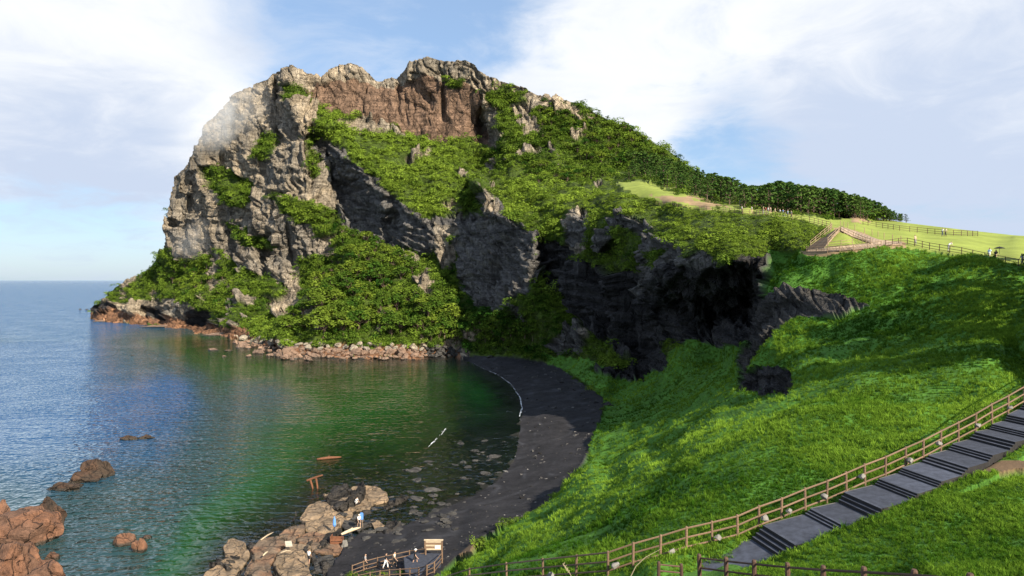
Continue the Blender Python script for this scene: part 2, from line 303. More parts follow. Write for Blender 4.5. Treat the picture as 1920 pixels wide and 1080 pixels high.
# ------------------------------------------------------------------ surface classes (what the ground is made of)
# 0 scrub 1 tan rock 2 red rock 3 grey rock 4 black rock and painted cave shade 5 long grass 6 lawn 7 sand 8 sea bed 9 trodden earth 10 brown shore rock
POLY = [
 (5, [(1440,470),(1520,470),(1660,460),(1760,470),(1930,500),(2250,560),(2250,1300),(700,1300),(835,1062),(890,1012),(940,990),(1000,965),(1050,930),(1086,880),(1105,842),(1126,790),(1132,745),(1045,688),(1000,670),(1100,670),(1200,715),(1280,640),(1420,640),(1440,560)]),
 (6, [(1140,338),(1200,340),(1290,366),(1370,384),(1440,395),(1500,404),(1600,412),(1700,412),(1900,430),(2250,440),(2250,560),(1930,503),(1860,491),(1745,469),(1650,462),(1580,434),(1560,430),(1480,411),(1440,405),(1370,399),(1290,392),(1240,378),(1170,356)]),
 (9, [(1215,362),(1290,372),(1345,376),(1372,392),(1330,390),(1270,382)]),
 (9, [(1590,408),(1615,407),(1632,415),(1605,417)]),
 (9, [(1830,872),(1860,866),(1925,862),(1925,880),(1850,888),(1820,890)]),
 (9, [(828,1040),(850,1015),(884,1006),(880,1032),(850,1040),(832,1052)]),
 (6, [(1562,428),(1580,431),(1655,459),(1600,474),(1508,476)]), (9, [(1500,472),(1560,464),(1650,456),(1700,456),(1700,464),(1650,467),(1560,477),(1505,478)]), (9, [(1560,426),(1582,426),(1660,455),(1655,464),(1578,437)]),
 (8, [(-400,600),(168,600),(260,609),(345,618),(430,632),(520,659),(640,671),(850,670),(905,690),(935,703),(958,720),(975,745),(979,772),(972,830),(962,868),(932,903),(885,932),(805,964),(745,985),(600,1000),(500,1100),(450,1300),(-400,1300)]),
 (7, [(850,669),(905,690),(935,703),(958,720),(975,745),(979,772),(972,830),(962,868),(932,903),(885,932),(805,964),(745,985),(600,1000),(500,1100),(450,1300),(700,1300),(835,1062),(890,1012),(940,990),(1000,965),(1050,930),(1086,880),(1105,842),(1126,790),(1132,745),(1045,688),(1000,676),(930,668)]),
 (10, [(425,628),(480,634),(530,648),(600,646),(760,648),(860,656),(865,672),(640,672),(520,662),(430,636)]),
 (10, [(160,600),(168,590),(230,582),(310,590),(345,598),(400,610),(450,618),(520,640),(520,662),(430,634),(345,620),(260,611)]),
 (1, [(285,500),(305,455),(315,400),(310,330),(350,290),(380,210),(430,160),(510,125),(590,90),(600,195),(592,235),(600,290),(625,350),(650,420),(630,470),(560,520),(545,560),(500,560),(450,500),(420,470),(330,490)]),
 (1, [(440,440),(520,450),(555,520),(560,590),(500,590),(470,520)]),
 (1, [(215,572),(270,566),(330,560),(350,590),(300,600),(230,588)]),
 (4, [(172,575),(215,570),(225,582),(180,592)]), (4, [(268,576),(318,574),(318,596),(272,598)]), (4, [(345,585),(400,580),(405,610),(350,610)]),  # sea cave mouths: their darkness is put into the rock colour
 (2, [(545,105),(600,130),(655,105),(706,140),(750,130),(803,95),(870,100),(900,120),(930,240),(922,274),(870,262),(840,270),(800,264),(760,240),(700,224),(640,208),(590,192),(560,160)]),
 (1, [(530,100),(655,100),(803,90),(897,110),(950,148),(1060,182),(1080,205),(1040,205),(960,195),(905,175),(860,150),(820,150),(790,140),(740,165),(700,160),(650,150),(590,165),(545,165)]),
 (1, [(895,170),(930,200),(940,250),(925,280),(905,250)]),
 (1, [(955,190),(985,195),(1015,240),(990,250),(965,225)]), (1, [(1035,190),(1065,200),(1060,215),(1040,210)]), (1, [(1070,250),(1095,255),(1090,266),(1070,264)]), (1, [(1095,212),(1125,216),(1120,224),(1100,222)]),
 (3, [(585,235),(640,280),(700,332),(750,378),(800,412),(850,398),(852,430),(805,482),(760,470),(700,455),(640,425),(622,370)]),
 (3, [(850,402),(900,402),(898,350),(922,350),(940,395),(1005,440),(1010,530),(960,572),(912,592),(878,560),(850,480)]),
 (1, [(818,420),(850,420),(842,500),(825,500)]), (1, [(780,505),(808,505),(806,560),(780,560)]), (1, [(735,240),(760,240),(762,256),(738,256)]), (1, [(900,350),(922,350),(935,400),(905,400)]),
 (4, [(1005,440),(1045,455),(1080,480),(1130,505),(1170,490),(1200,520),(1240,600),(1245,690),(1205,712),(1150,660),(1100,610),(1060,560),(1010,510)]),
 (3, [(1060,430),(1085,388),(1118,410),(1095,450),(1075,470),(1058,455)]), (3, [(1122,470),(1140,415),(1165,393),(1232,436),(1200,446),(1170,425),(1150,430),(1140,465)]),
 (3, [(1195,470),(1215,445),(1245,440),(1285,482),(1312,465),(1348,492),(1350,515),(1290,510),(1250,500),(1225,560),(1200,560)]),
 (4, [(1225,520),(1250,495),(1350,505),(1385,482),(1448,490),(1440,560),(1432,640),(1400,650),(1300,640),(1240,640),(1225,590)]),  # cave recess, its shade partly painted as black rock
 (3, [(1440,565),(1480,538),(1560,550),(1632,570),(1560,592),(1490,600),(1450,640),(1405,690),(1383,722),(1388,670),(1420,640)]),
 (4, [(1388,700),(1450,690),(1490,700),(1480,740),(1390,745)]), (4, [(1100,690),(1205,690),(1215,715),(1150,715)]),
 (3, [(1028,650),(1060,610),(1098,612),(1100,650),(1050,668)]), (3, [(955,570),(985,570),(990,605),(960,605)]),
]
Qs = P3.reshape(-1, 3)
sc_ = (450/np.clip(Dg, 30, 600)).reshape(-1)**0.6
Qn = (Qs*sc_[:, None]).astype(np.float32)
wob = fbm(Qn/9.0, 3).reshape(nr, nc); wob2 = fbm(Qn/9.0+50, 3).reshape(nr, nc)
soft = np.where(GX < 1440, 9.0, 5.0)
WX = GX+wob*soft; WY = PYg+wob2*soft
CLS = np.zeros((nr, nc), np.int8)
for c, poly in POLY:
    a = np.array(poly); x0, x1, y0, y1 = a[:, 0].min()-30, a[:, 0].max()+30, a[:, 1].min()-30, a[:, 1].max()+30
    j0, j1 = np.searchsorted(XS, (x0, x1)); i0, i1 = np.searchsorted(YS, (y0, y1))
    if c in (7, 8): m = inpoly(GX[i0:i1, j0:j1]+wob[i0:i1, j0:j1]*2, PYg[i0:i1, j0:j1]+wob2[i0:i1, j0:j1]*2, poly)
    else: m = inpoly(WX[i0:i1, j0:j1], WY[i0:i1, j0:j1], poly)
    CLS[i0:i1, j0:j1][m] = c
SHELFR = [(600,912),(735,912),(810,958),(745,992),(650,1010),(605,1095),(375,1095),(425,1008),(540,980),(590,945)]
CLS[inpoly(WX, WY, SHELFR) & np.isin(CLS, (7, 8))] = 4
patch_ = fbm(Qn/20+61, 3).reshape(nr, nc)
CLS = np.where((CLS == 0) & (patch_ > 0.30) & (GX < 620) & (PYg > 470), 1, CLS)
CLS = np.where((CLS == 0) & (patch_ > 0.55) & (GX > 620) & (GX < 1130), 1, CLS)
# scrub on ledges of the lit cliff
GREEN = [[(535,162),(560,165),(590,185),(575,195),(540,185)], [(382,312),(420,310),(450,330),(470,340),(478,370),(455,392),(425,385),(392,350)], [(500,365),(540,370),(570,380),(640,405),(640,430),(600,440),(570,420),(530,395)],
         [(480,250),(515,250),(510,290),(485,300)], [(430,418),(480,440),(520,458),(515,470),(470,465),(430,440)], [(575,230),(585,240),(595,330),(580,340)], [(455,505),(500,515),(540,545),(520,560),(470,545)],
         [(560,480),(620,475),(625,510),(580,535),(555,520)], [(840,145),(865,150),(862,170),(842,168)], [(290,470),(330,465),(330,500),(285,510)], [(1140,470),(1200,480),(1180,505),(1130,500)], [(1210,470),(1245,472),(1235,510),(1215,500)],
         [(905,175),(955,160),(985,180),(960,200),(915,200)]]
for poly in GREEN: CLS[inpoly(WX, WY, poly)] = 0

# ------------------------------------------------------------------ relief
def normals(P):
    du = np.gradient(P, axis=1); dv = np.gradient(P, axis=0); n = np.cross(dv, du); l = np.linalg.norm(n, axis=2, keepdims=True)
    return n/np.maximum(l, 1e-9)
Nn = normals(P3)
Nn = np.where(((Nn*(P3-np.array((0, 0, CZ)))).sum(2) > 0)[..., None], -Nn, Nn)
Nn = np.where((k_up > 2)[..., None], np.array((0, 0, 1.0)), Nn)
sm = np.stack([blur(Nn[..., i], 3) for i in range(3)], -1); sm /= np.linalg.norm(sm, axis=2, keepdims=True)+1e-9
flat = CLS.reshape(-1); disp = np.zeros(nr*nc, np.float32); inv_s = 1/sc_
rock = np.isin(flat, (1, 2, 3, 4, 10)); rk = np.where(rock)[0]
rp = Qn[rk]; rc = flat[rk]
warp = rp+3.5*np.stack([fbm(rp/14, 2), fbm(rp/14+31, 2), fbm(rp/14+77, 2)], -1)
def facet(Q, seed):
    """each jittered cell is a flat tilted block face: planar facets that meet at sharp steps"""
    Q = Q.astype(np.float32); I = np.floor(Q).astype(np.int32); b1 = np.full(len(Q), 9e9, np.float32); val = np.zeros(len(Q), np.float32)
    for dx in (-1, 0, 1):
        for dy in (-1, 0, 1):
            for dz in (-1, 0, 1):
                J = I+np.array((dx, dy, dz)); K = (J+seed) & 255
                h = _perm[_perm[_perm[K[:, 0]]+K[:, 1]]+K[:, 2]]
                df = Q-(J+0.5+_grad[h]*0.5); dd = (df**2).sum(1); nb = dd < b1
                g2 = _grad[(h*7+31) & 255]
                v = (h/255.0-0.5)*0.9+(df*g2).sum(1)*1.15
                val = np.where(nb, v, val); b1 = np.where(nb, dd, b1)
    return val
lean = np.stack([warp[:, 0]+0.25*warp[:, 2], warp[:, 1], warp[:, 2]], -1)
f1 = facet(lean/np.array((15, 15, 38.0)), 3); f2 = facet(lean/np.array((6.5, 6.5, 24.0)), 17); f3 = facet(warp/np.array((2.8, 2.8, 5.5)), 41)
tilt = warp[:, 2]+0.22*warp[:, 0]-0.1*warp[:, 1]
tilt3 = warp[:, 2]+0.55*warp[:, 0]
saw = lambda t: np.where(t < 0.75, t/0.75, (1-t)/0.25)                                # overhanging beds: slow out, quick back
s_g = saw((tilt3/5.5+0.6*fbm(rp/20, 2)) % 1); s_t = saw((tilt/7.0+0.9*fbm(rp/25, 2)) % 1)
g34 = np.isin(rc, (3, 4))
s_n = saw(((warp[:, 2]+0.17*warp[:, 0])/3.0+0.4*fbm(rp/20, 2)) % 1); nr_ = (GX.reshape(-1)[rk] > 1375) & (Dg.reshape(-1)[rk] < 150); s_g = np.where(nr_, s_n, s_g)
base = np.select([rc == 2, rc == 10, rc == 3, rc == 4], [0.35, 0.3, 0.85, 1.25], 1.0)
d = base*(3.0*fbm(rp/36, 2)+5.6*f1+2.5*f2)+0.6*f3*np.where(rc == 2, 0.35, 1)
bed = np.clip(fbm(rp/40+9, 2)*1.5+0.45, 0, 1)
d += np.where(g34, 2.8*(s_g-0.5), 1.7*bed*(s_t-0.5)*np.where(rc == 2, 0.25, 1))
d += np.where(g34 & (Dg.reshape(-1)[rk] < 135), 1.6*(s_g-0.5), 0)
crack = np.abs(perlin(np.stack([lean[:, 0]/9.0, lean[:, 1]/9.0, lean[:, 2]/46.0], -1)+4))
d -= 3.6*base*np.exp(-(crack/0.03)**2)
crk2 = np.abs(perlin(np.stack([lean[:, 0]/16.0, lean[:, 1]/16.0, warp[:, 2]/9.0], -1)+17)); d -= 1.8*base*np.exp(-(crk2/0.03)**2)
flute = np.abs(perlin(np.stack([warp[:, 0]/10.0, warp[:, 1]/10.0, warp[:, 2]/75.0], -1)))
d += np.where(rc == 2, 4.5*(np.minimum(flute, 0.45)-0.25), 0)                           # red wall: upright flutes
disp[rk] = d*inv_s[rk]
vg = np.where(flat == 0)[0]; disp[vg] = (2.6*fbm(Qn[vg]/20, 3)+1.6*ridged(Qn[vg]/26+5, 2)-1.0+1.2*fbm(Qn[vg]/5, 2))*inv_s[vg]
gg = np.where(flat == 5)[0]; pg = Qs[gg]; disp[gg] = (0.55*fbm(pg/7.0, 3)+0.9*fbm(pg/np.array((22., 16., 22.))+3, 2))*np.clip(Dg.reshape(-1)[gg]/70, .25, 1.4)
sd_ = np.where(np.isin(flat, (7,)))[0]; disp[sd_] = 0.06*fbm(Qs[sd_]/3, 3)
sb_ = np.where(flat == 8)[0]; disp[sb_] = 0.25*fbm(Qs[sb_]/6, 3)
disp = disp.reshape(nr, nc)
nearline = np.clip((GY-1000)/60, 0, 1)*0
disp = blur(disp, 0) if False else disp
# keep the stair corridor smooth
cor = inpoly(GX, GY, [(f[0], f[1]-14) for f in FENCE]+[(s[0], s[1]+20) for s in STAIR_R][::-1])
disp = np.where(cor, 0, disp)
edge = np.clip((first[None, :]+14-rowi)/14.0, 0, 1)
nearrock = np.clip((Dg-70)/120, 0.34, 1.0)
shelf_ = blur(inpoly(GX, PYg, [(1120,335),(1580,420),(1560,480),(1340,490),(1240,440),(1100,400)]).astype(float), 4)
disp = np.where(CLS == 0, disp*(1-0.7*shelf_), disp)
disp = np.where(np.isin(CLS, (3, 4)), disp*nearrock, disp)
disp = np.clip(disp, -7, 7)*(1-0.6*edge)
PD = P3+sm*disp[..., None]
sink = blur(inpoly(GX, GY, [(f[0], f[1]+9) for f in FENCE[1:]]+[(s_[0], s_[1]-10) for s_ in STAIR_R][::-1]).astype(float), 2)
PD[..., 2] -= 0.6*sink
# sea caves and overhang undercuts push straight into the rock
def undercut(cx, cy, rx, ry, depth):
    global PD
    w = np.exp(-(((GX-cx)/rx)**2+((PYg-cy)/ry)**2)**2)
    dirv_ = P3-np.array((0, 0, CZ)); dirv_ = dirv_/np.linalg.norm(dirv_, axis=2, keepdims=True)
    PD = PD+dirv_*(w*depth)[..., None]
def cave_(depth):
    global PD
    w = blur(inpoly(GX+wob*14, PYg+wob2*14, [(1245,545),(1290,520),(1335,512),(1390,502),(1441,512),(1440,600),(1405,640),(1330,622),(1270,645),(1240,600)]).astype(float), 2)
    dv = P3-np.array((0, 0, CZ)); dv = dv/np.linalg.norm(dv, axis=2, keepdims=True)
    PD = PD+dv*(w*depth*(0.75+0.5*wob))[..., None]
undercut(292, 588, 26, 11, 16); undercut(195, 580, 22, 8, 12); undercut(372, 600, 26, 11, 12); undercut(513, 362, 16, 5, 7); undercut(648, 345, 14, 26, 9)
undercut(1245, 466, 18, 8, 5); cave_(7); undercut(1215, 640, 40, 40, 8); undercut(748, 170, 5, 14, 6); undercut(1440, 722, 42, 14, 4)
undercut(518, 205, 9, 62, 15); undercut(488, 285, 8, 40, 9); undercut(583, 300, 7, 60, 10); undercut(352, 395, 7, 60, 7); undercut(905, 235, 9, 32, 9); undercut(462, 215, 6, 40, 6); undercut(830, 190, 5, 34, 5); undercut(420, 300, 7, 26, 6); undercut(546, 455, 9, 45, 7); undercut(492, 455, 8, 40, 6); undercut(428, 455, 8, 34, 6); undercut(700, 300, 1, 1, 0)

# ground colours by class, some shade and sheen painted in
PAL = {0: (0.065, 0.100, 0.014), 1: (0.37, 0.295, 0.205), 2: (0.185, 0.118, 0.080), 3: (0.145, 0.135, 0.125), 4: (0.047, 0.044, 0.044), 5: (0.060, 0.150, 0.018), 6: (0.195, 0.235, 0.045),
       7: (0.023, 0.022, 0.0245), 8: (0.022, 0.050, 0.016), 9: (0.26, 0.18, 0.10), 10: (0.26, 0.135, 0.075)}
pal = np.zeros((11, 3)); 
for k, v in PAL.items(): pal[k] = v
CC = pal[CLS]
CC = np.where(((CLS == 9) & (PYg > 600))[..., None], np.array((0.13, 0.085, 0.05)), CC)
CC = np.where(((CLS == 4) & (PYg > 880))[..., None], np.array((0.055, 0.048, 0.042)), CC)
CC = np.where(((CLS == 3) & (GX > 1375))[..., None], CC*0.5, CC)  # strata right of the cave darkened to paint in their shade
mixn = np.clip(0.5+0.8*fbm(Qn/30+5, 3).reshape(nr, nc), 0, 1)[..., None]
isr = (CLS == 1)[..., None]; CC = np.where(isr, CC*(0.70+0.30*mixn)+(1-mixn)*np.array((-0.02, 0.0, 0.02)), CC)
lowgrey = np.clip(1-np.abs(WY-455)/90, 0, 1)*((GX > 330) & (GX < 640))  # grazing shade on the lower sea cliff, painted as grey
CC = np.where(isr, CC*(1-0.45*lowgrey[..., None])+np.array((0.085, 0.085, 0.09))*0.45*lowgrey[..., None], CC)
weed = np.clip(0.5+1.4*fbm(Qs/np.array((9, 9, 9.0))+3, 3).reshape(nr, nc), 0, 1)[..., None]
CC = np.where((CLS == 8)[..., None], CC*(0.35+1.1*weed)+np.array((0.0, 0.012, 0.0))*weed, CC)

shoal = np.clip((Z3+1.6)/1.2, 0, 1)[..., None]; CC = np.where((CLS == 8)[..., None], CC*(1-shoal)+np.array((0.020, 0.020, 0.016))*(0.6+0.9*weed)*shoal, CC)
streak = np.exp(-(perlin(Qs/np.array((14., 14., 1.2))+8)/0.06)**2).reshape(nr, nc)[..., None]*np.clip(0.4+fbm(Qs/5+2, 2), 0, 1).reshape(nr, nc)[..., None]  # wet sheen put into the sand colour as pale lines
CC = np.where((CLS == 7)[..., None], CC+streak*np.array((0.028, 0.029, 0.033)), CC)
# ------------------------------------------------------------------ materials
MATS = {}
def newmat(name):
    m = bpy.data.materials.new(name); m.use_nodes = True; MATS[name] = m; q = NT(m.node_tree); q.n.clear()
    o = q.node('ShaderNodeOutputMaterial'); return m, q, o
def ground_mat(name, bumps, rough=0.9, var=0.35, vscale=0.4, strata=0.0, spec=0.2):
    m, q, o = newmat(name); b = q.node('ShaderNodeBsdfPrincipled'); q.l.new(b.outputs[0], o.inputs[0])
    at_ = q.node('ShaderNodeAttribute', attribute_name='base'); geo = q.node('ShaderNodeNewGeometry'); pos = geo.outputs['Position']
    nn = q.noise(pos, vscale, 6, 0.65); mul = q.ramp(nn, 0.3, 0.7, 1-var, 1+var, False)
    fine = q.noise(pos, vscale*7, 4, 0.7); mul = q.math('MULTIPLY', mul, q.ramp(fine, 0.3, 0.7, 1-var*.6, 1+var*.6, False))
    if strata:
        mp = q.node('ShaderNodeMapping'); q.put(mp.inputs[0], pos); mp.inputs['Rotation'].default_value = (0.1, 0.35, 0); mp.inputs['Scale'].default_value = (0.02, 0.02, 0.55)
        st = q.noise(mp.outputs[0], 1.0, 5, 0.7); mul = q.math('MULTIPLY', mul, q.ramp(st, 0.35, 0.65, 1-strata, 1+strata, False))
        mp2 = q.node('ShaderNodeMapping'); q.put(mp2.inputs[0], pos); mp2.inputs['Scale'].default_value = (0.5, 0.5, 0.02)
        sk = q.noise(mp2.outputs[0], 1.0, 4, 0.7); mul = q.math('MULTIPLY', mul, q.ramp(sk, 0.38, 0.62, 1-strata*.9, 1+strata*.6, False))
    vm = q.vmath('SCALE', at_.outputs['Color']); q.put(vm.inputs['Scale'], mul); q.put(b.inputs['Base Color'], vm.outputs[0])
    b.inputs['Roughness'].default_value = rough; b.inputs['Specular IOR Level'].default_value = spec
    nrm = None
    for sc, dist in bumps:
        bp = q.node('ShaderNodeBump'); bp.inputs['Strength'].default_value = 0.9; bp.inputs['Distance'].default_value = dist
        q.put(bp.inputs['Height'], q.noise(pos, sc, 5, 0.65))
        if nrm is not None: q.put(bp.inputs['Normal'], nrm)
        nrm = bp.outputs[0]
    if strata:
        for hgt, dist in ((st, 1.6), (sk, 1.1)):
            bp = q.node('ShaderNodeBump'); bp.inputs['Distance'].default_value = dist; q.put(bp.inputs['Height'], hgt); q.put(bp.inputs['Normal'], nrm); nrm = bp.outputs[0]
        vo = q.node('ShaderNodeTexVoronoi', feature='DISTANCE_TO_EDGE'); mp3 = q.node('ShaderNodeMapping'); q.put(mp3.inputs[0], pos); mp3.inputs['Scale'].default_value = (0.16, 0.16, 0.07)
        wv = q.node('ShaderNodeTexNoise'); q.put(wv.inputs['Vector'], pos); wv.inputs['Scale'].default_value = 0.12; wv.inputs['Detail'].default_value = 5; ws = q.vmath('SCALE', wv.outputs['Color']); ws.inputs['Scale'].default_value = 1.6
        q.put(vo.inputs['Vector'], q.vmath('ADD', mp3.outputs[0], ws.outputs[0]).outputs[0]); vo.inputs['Scale'].default_value = 1.0
        bp = q.node('ShaderNodeBump'); bp.inputs['Distance'].default_value = 1.6; q.put(bp.inputs['Height'], q.ramp(vo.outputs['Distance'], 0.0, 0.05)); q.put(bp.inputs['Normal'], nrm); nrm = bp.outputs[0]
    q.put(b.inputs['Normal'], nrm); return m
M_rock = ground_mat('cliff_rock', [(0.35, 1.4), (1.4, 0.7)], 0.92, 0.34, 0.25, 0.36)
M_grassg = ground_mat('grass_ground', [(1.5, 0.25)], 0.95, 0.4, 0.35)
M_lawn = ground_mat('lawn', [(2.0, 0.06)], 0.95, 0.22, 0.12)
M_sand = ground_mat('black_sand', [(2.0, 0.06), (12, 0.02)], 0.8, 0.45, 0.3, 0, 0.12)

# ------------------------------------------------------------------ the terrain sheet, cut into its pieces
def mesh_obj(name, verts, faces, mat, smooth=False, parent=None):
    me = bpy.data.meshes.new(name); me.from_pydata([tuple(v) for v in verts], [], [tuple(f) for f in faces]) if not isinstance(verts, np.ndarray) else fast_mesh(me, verts, faces)
    if mat is not None: me.materials.append(mat)
    if smooth: me.polygons.foreach_set('use_smooth', np.ones(len(me.polygons), bool))
    o = bpy.data.objects.new(name, me); COL.objects.link(o)
    if parent is not None: o.parent = parent
    return o
def fast_mesh(me, V, Fq):
    V = np.asarray(V, np.float32); Fq = np.asarray(Fq, np.int32); n, k = Fq.shape
    me.vertices.add(len(V)); me.vertices.foreach_set('co', V.reshape(-1))
    me.loops.add(n*k); me.loops.foreach_set('vertex_index', Fq.reshape(-1))
    me.polygons.add(n); me.polygons.foreach_set('loop_start', np.arange(0, n*k, k, dtype=np.int32))
    me.update(calc_edges=True)
idx = np.arange(nr*nc).reshape(nr, nc)
quads = np.stack([idx[:-1, :-1], idx[1:, :-1], idx[1:, 1:], idx[:-1, 1:]], -1).reshape(-1, 4)
keep = (k_up <= 5)
qk = (keep[:-1, :-1] & keep[1:, :-1] & keep[1:, 1:] & keep[:-1, 1:]).reshape(-1)
qc = CLS[1:, 1:].reshape(-1)
FV = PD.reshape(-1, 3); FC = CC.reshape(-1, 3)
def piece(name, classes, mat, smooth):
    sel = quads[qk & np.isin(qc, classes)]
    u, invx = np.unique(sel, return_inverse=True)
    o = mesh_obj(name, FV[u], invx.reshape(-1, 4), mat, smooth)
    a = o.data.attributes.new('base', 'FLOAT_COLOR', 'POINT')
    a.data.foreach_set('color', np.concatenate([FC[u], np.ones((len(u), 1))], 1).astype(np.float32).reshape(-1))
    o['kind'] = 'structure'; return o
piece('headland', (0, 1, 2, 3, 4, 10), M_rock, False)
piece('grass_slope', (5,), M_grassg, True)
piece('lawn', (6, 9), M_lawn, True)
piece('beach', (7,), M_sand, True)
piece('seabed', (8,), M_sand, True)

# the bluff goes on beyond the right edge of the view
ec = PD[:, -1][(k_up[:, -1] <= 1)][::6]; cols_ = [ec+np.array((12.0*k, 1.0*k, 0.12*k)) for k in range(8)]; nE = len(ec)
Ve = np.concatenate(cols_); ixe = np.arange(8*nE).reshape(8, nE)
oe = mesh_obj('grass_slope', Ve, np.stack([ixe[:-1, :-1], ixe[:-1, 1:], ixe[1:, 1:], ixe[1:, :-1]], -1).reshape(-1, 4), M_grassg, True); oe['kind'] = 'structure'
a_ = oe.data.attributes.new('base', 'FLOAT_COLOR', 'POINT'); a_.data.foreach_set('color', np.tile(np.array((0.040, 0.105, 0.012, 1), np.float32), len(Ve)))
# ------------------------------------------------------------------ sea
def make_sea():
    pys = np.concatenate([[525.35, 525.8, 526.5, 528, 530, 533, 537, 542, 550, 560, 572, 585], np.arange(598, 1206, 6)])
    pxs = np.arange(-160, 1130, 6.0)
    gx, gy = np.meshgrid(pxs, pys); D = CZ*F/(gy-HY)
    V = np.stack([(gx-CX)/F*D, D, np.zeros_like(D)], -1)
    # extend far to the sides out at sea
    zb = np.zeros_like(D)
    for i in range(gx.shape[0]):
        for j in range(gx.shape[1]):
            if gy[i, j] > 640: zb[i, j] = CZ-at(gx[i, j], gy[i, j])*(gy[i, j]-HY)/F
            else: zb[i, j] = np.interp(gy[i, j], [598, 641], [-16, CZ-at(gx[i, j], 642)*(642-HY)/F])
    dep = np.clip(-zb, 0, 40)
    V[:, 0, 0] = np.where(pys < 640, V[:, 0, 0]-V[:, 0, 1]*0.8, V[:, 0, 0]-60)
    V[:12, -1, 0] += V[:12, -1, 1]*1.2
    n, k = gx.shape; ix = np.arange(n*k).reshape(n, k)
    q = np.stack([ix[:-1, :-1], ix[1:, :-1], ix[1:, 1:], ix[:-1, 1:]], -1).reshape(-1, 4)
    o = mesh_obj('sea', V.reshape(-1, 3), q, None, True)
    a = o.data.attributes.new('depth', 'FLOAT', 'POINT'); a.data.foreach_set('value', dep.astype(np.float32).reshape(-1))
    o['kind'] = 'structure'
    m, q, out = newmat('sea_water'); o.data.materials.append(m)
    geo = q.node('ShaderNodeNewGeometry'); pos = geo.outputs['Position']
    da = q.node('ShaderNodeAttribute', attribute_name='depth').outputs['Fac']
    mp = q.node('ShaderNodeMapping'); q.put(mp.inputs[0], pos); mp.inputs['Rotation'].default_value = (0, 0, R(-14)); mp.inputs['Scale'].default_value = (0.45, 1.0, 1.0)
    w1 = q.noise(mp.outputs[0], 0.40, 1.5, 0.5, 0.5); w2 = q.noise(pos, 0.9, 1.0, 0.5, 0.3); w3 = q.noise(pos, 0.05, 2, 0.5)
    calm = q.math('MULTIPLY', q.ramp(w3, 0.35, 0.65, 0.6, 1.0), q.ramp(da, 3.0, 11.0, 0.2, 1.0))
    h = q.math('MULTIPLY', q.math('ADD', q.math('MULTIPLY', w1, 0.75), q.math('MULTIPLY', w2, 0.5)), calm)
    bp = q.node('ShaderNodeBump'); bp.inputs['Strength'].default_value = 1.0; bp.inputs['Distance'].default_value = 1.9; q.put(bp.inputs['Height'], h)
    fr = q.node('ShaderNodeFresnel'); fr.inputs['IOR'].default_value = 1.34; q.put(fr.inputs['Normal'], bp.outputs[0])
    gl = q.node('ShaderNodeBsdfGlossy'); gl.inputs['Roughness'].default_value = 0.05; q.put(gl.inputs['Normal'], bp.outputs[0]); gl.inputs['Color'].default_value = (0.92, 0.95, 1, 1)
    tr = q.node('ShaderNodeBsdfTransparent'); q.put(tr.inputs['Color'], q.mix(q.ramp(da, 0.0, 5.0), (0.92, 0.97, 0.95, 1), (0.22, 0.62, 0.30, 1)))
    df = q.node('ShaderNodeBsdfDiffuse'); q.put(df.inputs['Color'], q.mix(q.ramp(da, 9.0, 15.0), q.mix(q.ramp(da, 4.0, 8.5), (0.006, 0.056, 0.012, 1), (0.020, 0.052, 0.056, 1)), (0.017, 0.072, 0.175, 1)))
    body = q.node('ShaderNodeMixShader'); q.put(body.inputs[0], q.ramp(da, 0.4, 4.5, 0.04, 0.97)); q.l.new(tr.outputs[0], body.inputs[1]); q.l.new(df.outputs[0], body.inputs[2])
    mx = q.node('ShaderNodeMixShader'); q.put(mx.inputs[0], q.math('MULTIPLY', fr.outputs[0], 0.95)); q.l.new(body.outputs[0], mx.inputs[1]); q.l.new(gl.outputs[0], mx.inputs[2])
    q.l.new(mx.outputs[0], out.inputs[0])
make_sea()
# ------------------------------------------------------------------ plants
class MB:                                                   # collects vertices and faces of one mesh
    def __init__(s): s.v = []; s.f = []; s.m = []
    def add(s, V, Fc, mi=0):
        b = len(s.v); s.v += [tuple(v) for v in V]; s.f += [tuple(i+b for i in f) for f in Fc]; s.m += [mi]*len(Fc)
    def box(s, c, size, rot=None, mi=0):
        M = rot if rot is not None else Matrix.Identity(3); hx, hy, hz = size[0]/2, size[1]/2, size[2]/2
        V = [Vector(c)+M @ Vector((x*hx, y*hy, z*hz)) for x in (-1, 1) for y in (-1, 1) for z in (-1, 1)]
        s.add(V, [(0, 1, 3, 2), (4, 6, 7, 5), (0, 4, 5, 1), (2, 3, 7, 6), (0, 2, 6, 4), (1, 5, 7, 3)], mi)
    def tube(s, pts, rad, n=6, mi=0, cap=True):
        pts = [Vector(p) for p in pts]; rings = []; V = []
        for i, p in enumerate(pts):
            t = (pts[min(i+1, len(pts)-1)]-pts[max(i-1, 0)]).normalized()
            a = t.orthogonal().normalized() if i == 0 else (a-t*a.dot(t)).normalized()
            b = t.cross(a); r = rad[i] if hasattr(rad, '__len__') else rad
            V += [p+(a*math.cos(2*math.pi*k/n)+b*math.sin(2*math.pi*k/n))*r for k in range(n)]
        Fc = [(i*n+k, i*n+(k+1) % n, (i+1)*n+(k+1) % n, (i+1)*n+k) for i in range(len(pts)-1) for k in range(n)]
        if cap: Fc += [tuple(range(n))[::-1], tuple((len(pts)-1)*n+k for k in range(n))]
        s.add(V, Fc, mi)
    def mesh(s, name, mats, smooth=False):
        me = bpy.data.meshes.new(name); me.from_pydata(s.v, [], s.f)
        for m in (mats if isinstance(mats, (list, tuple)) else [mats]): me.materials.append(m)
        if any(s.m): me.polygons.foreach_set('material_index', s.m)
        if smooth: me.polygons.foreach_set('use_smooth', [True]*len(s.f))
        me.update(); return me
    def build(s, name, mats, parent=None, smooth=False):
        o = bpy.data.objects.new(name, s.mesh(name, mats, smooth)); COL.objects.link(o)
        if parent is not None: o.parent = parent
        return o
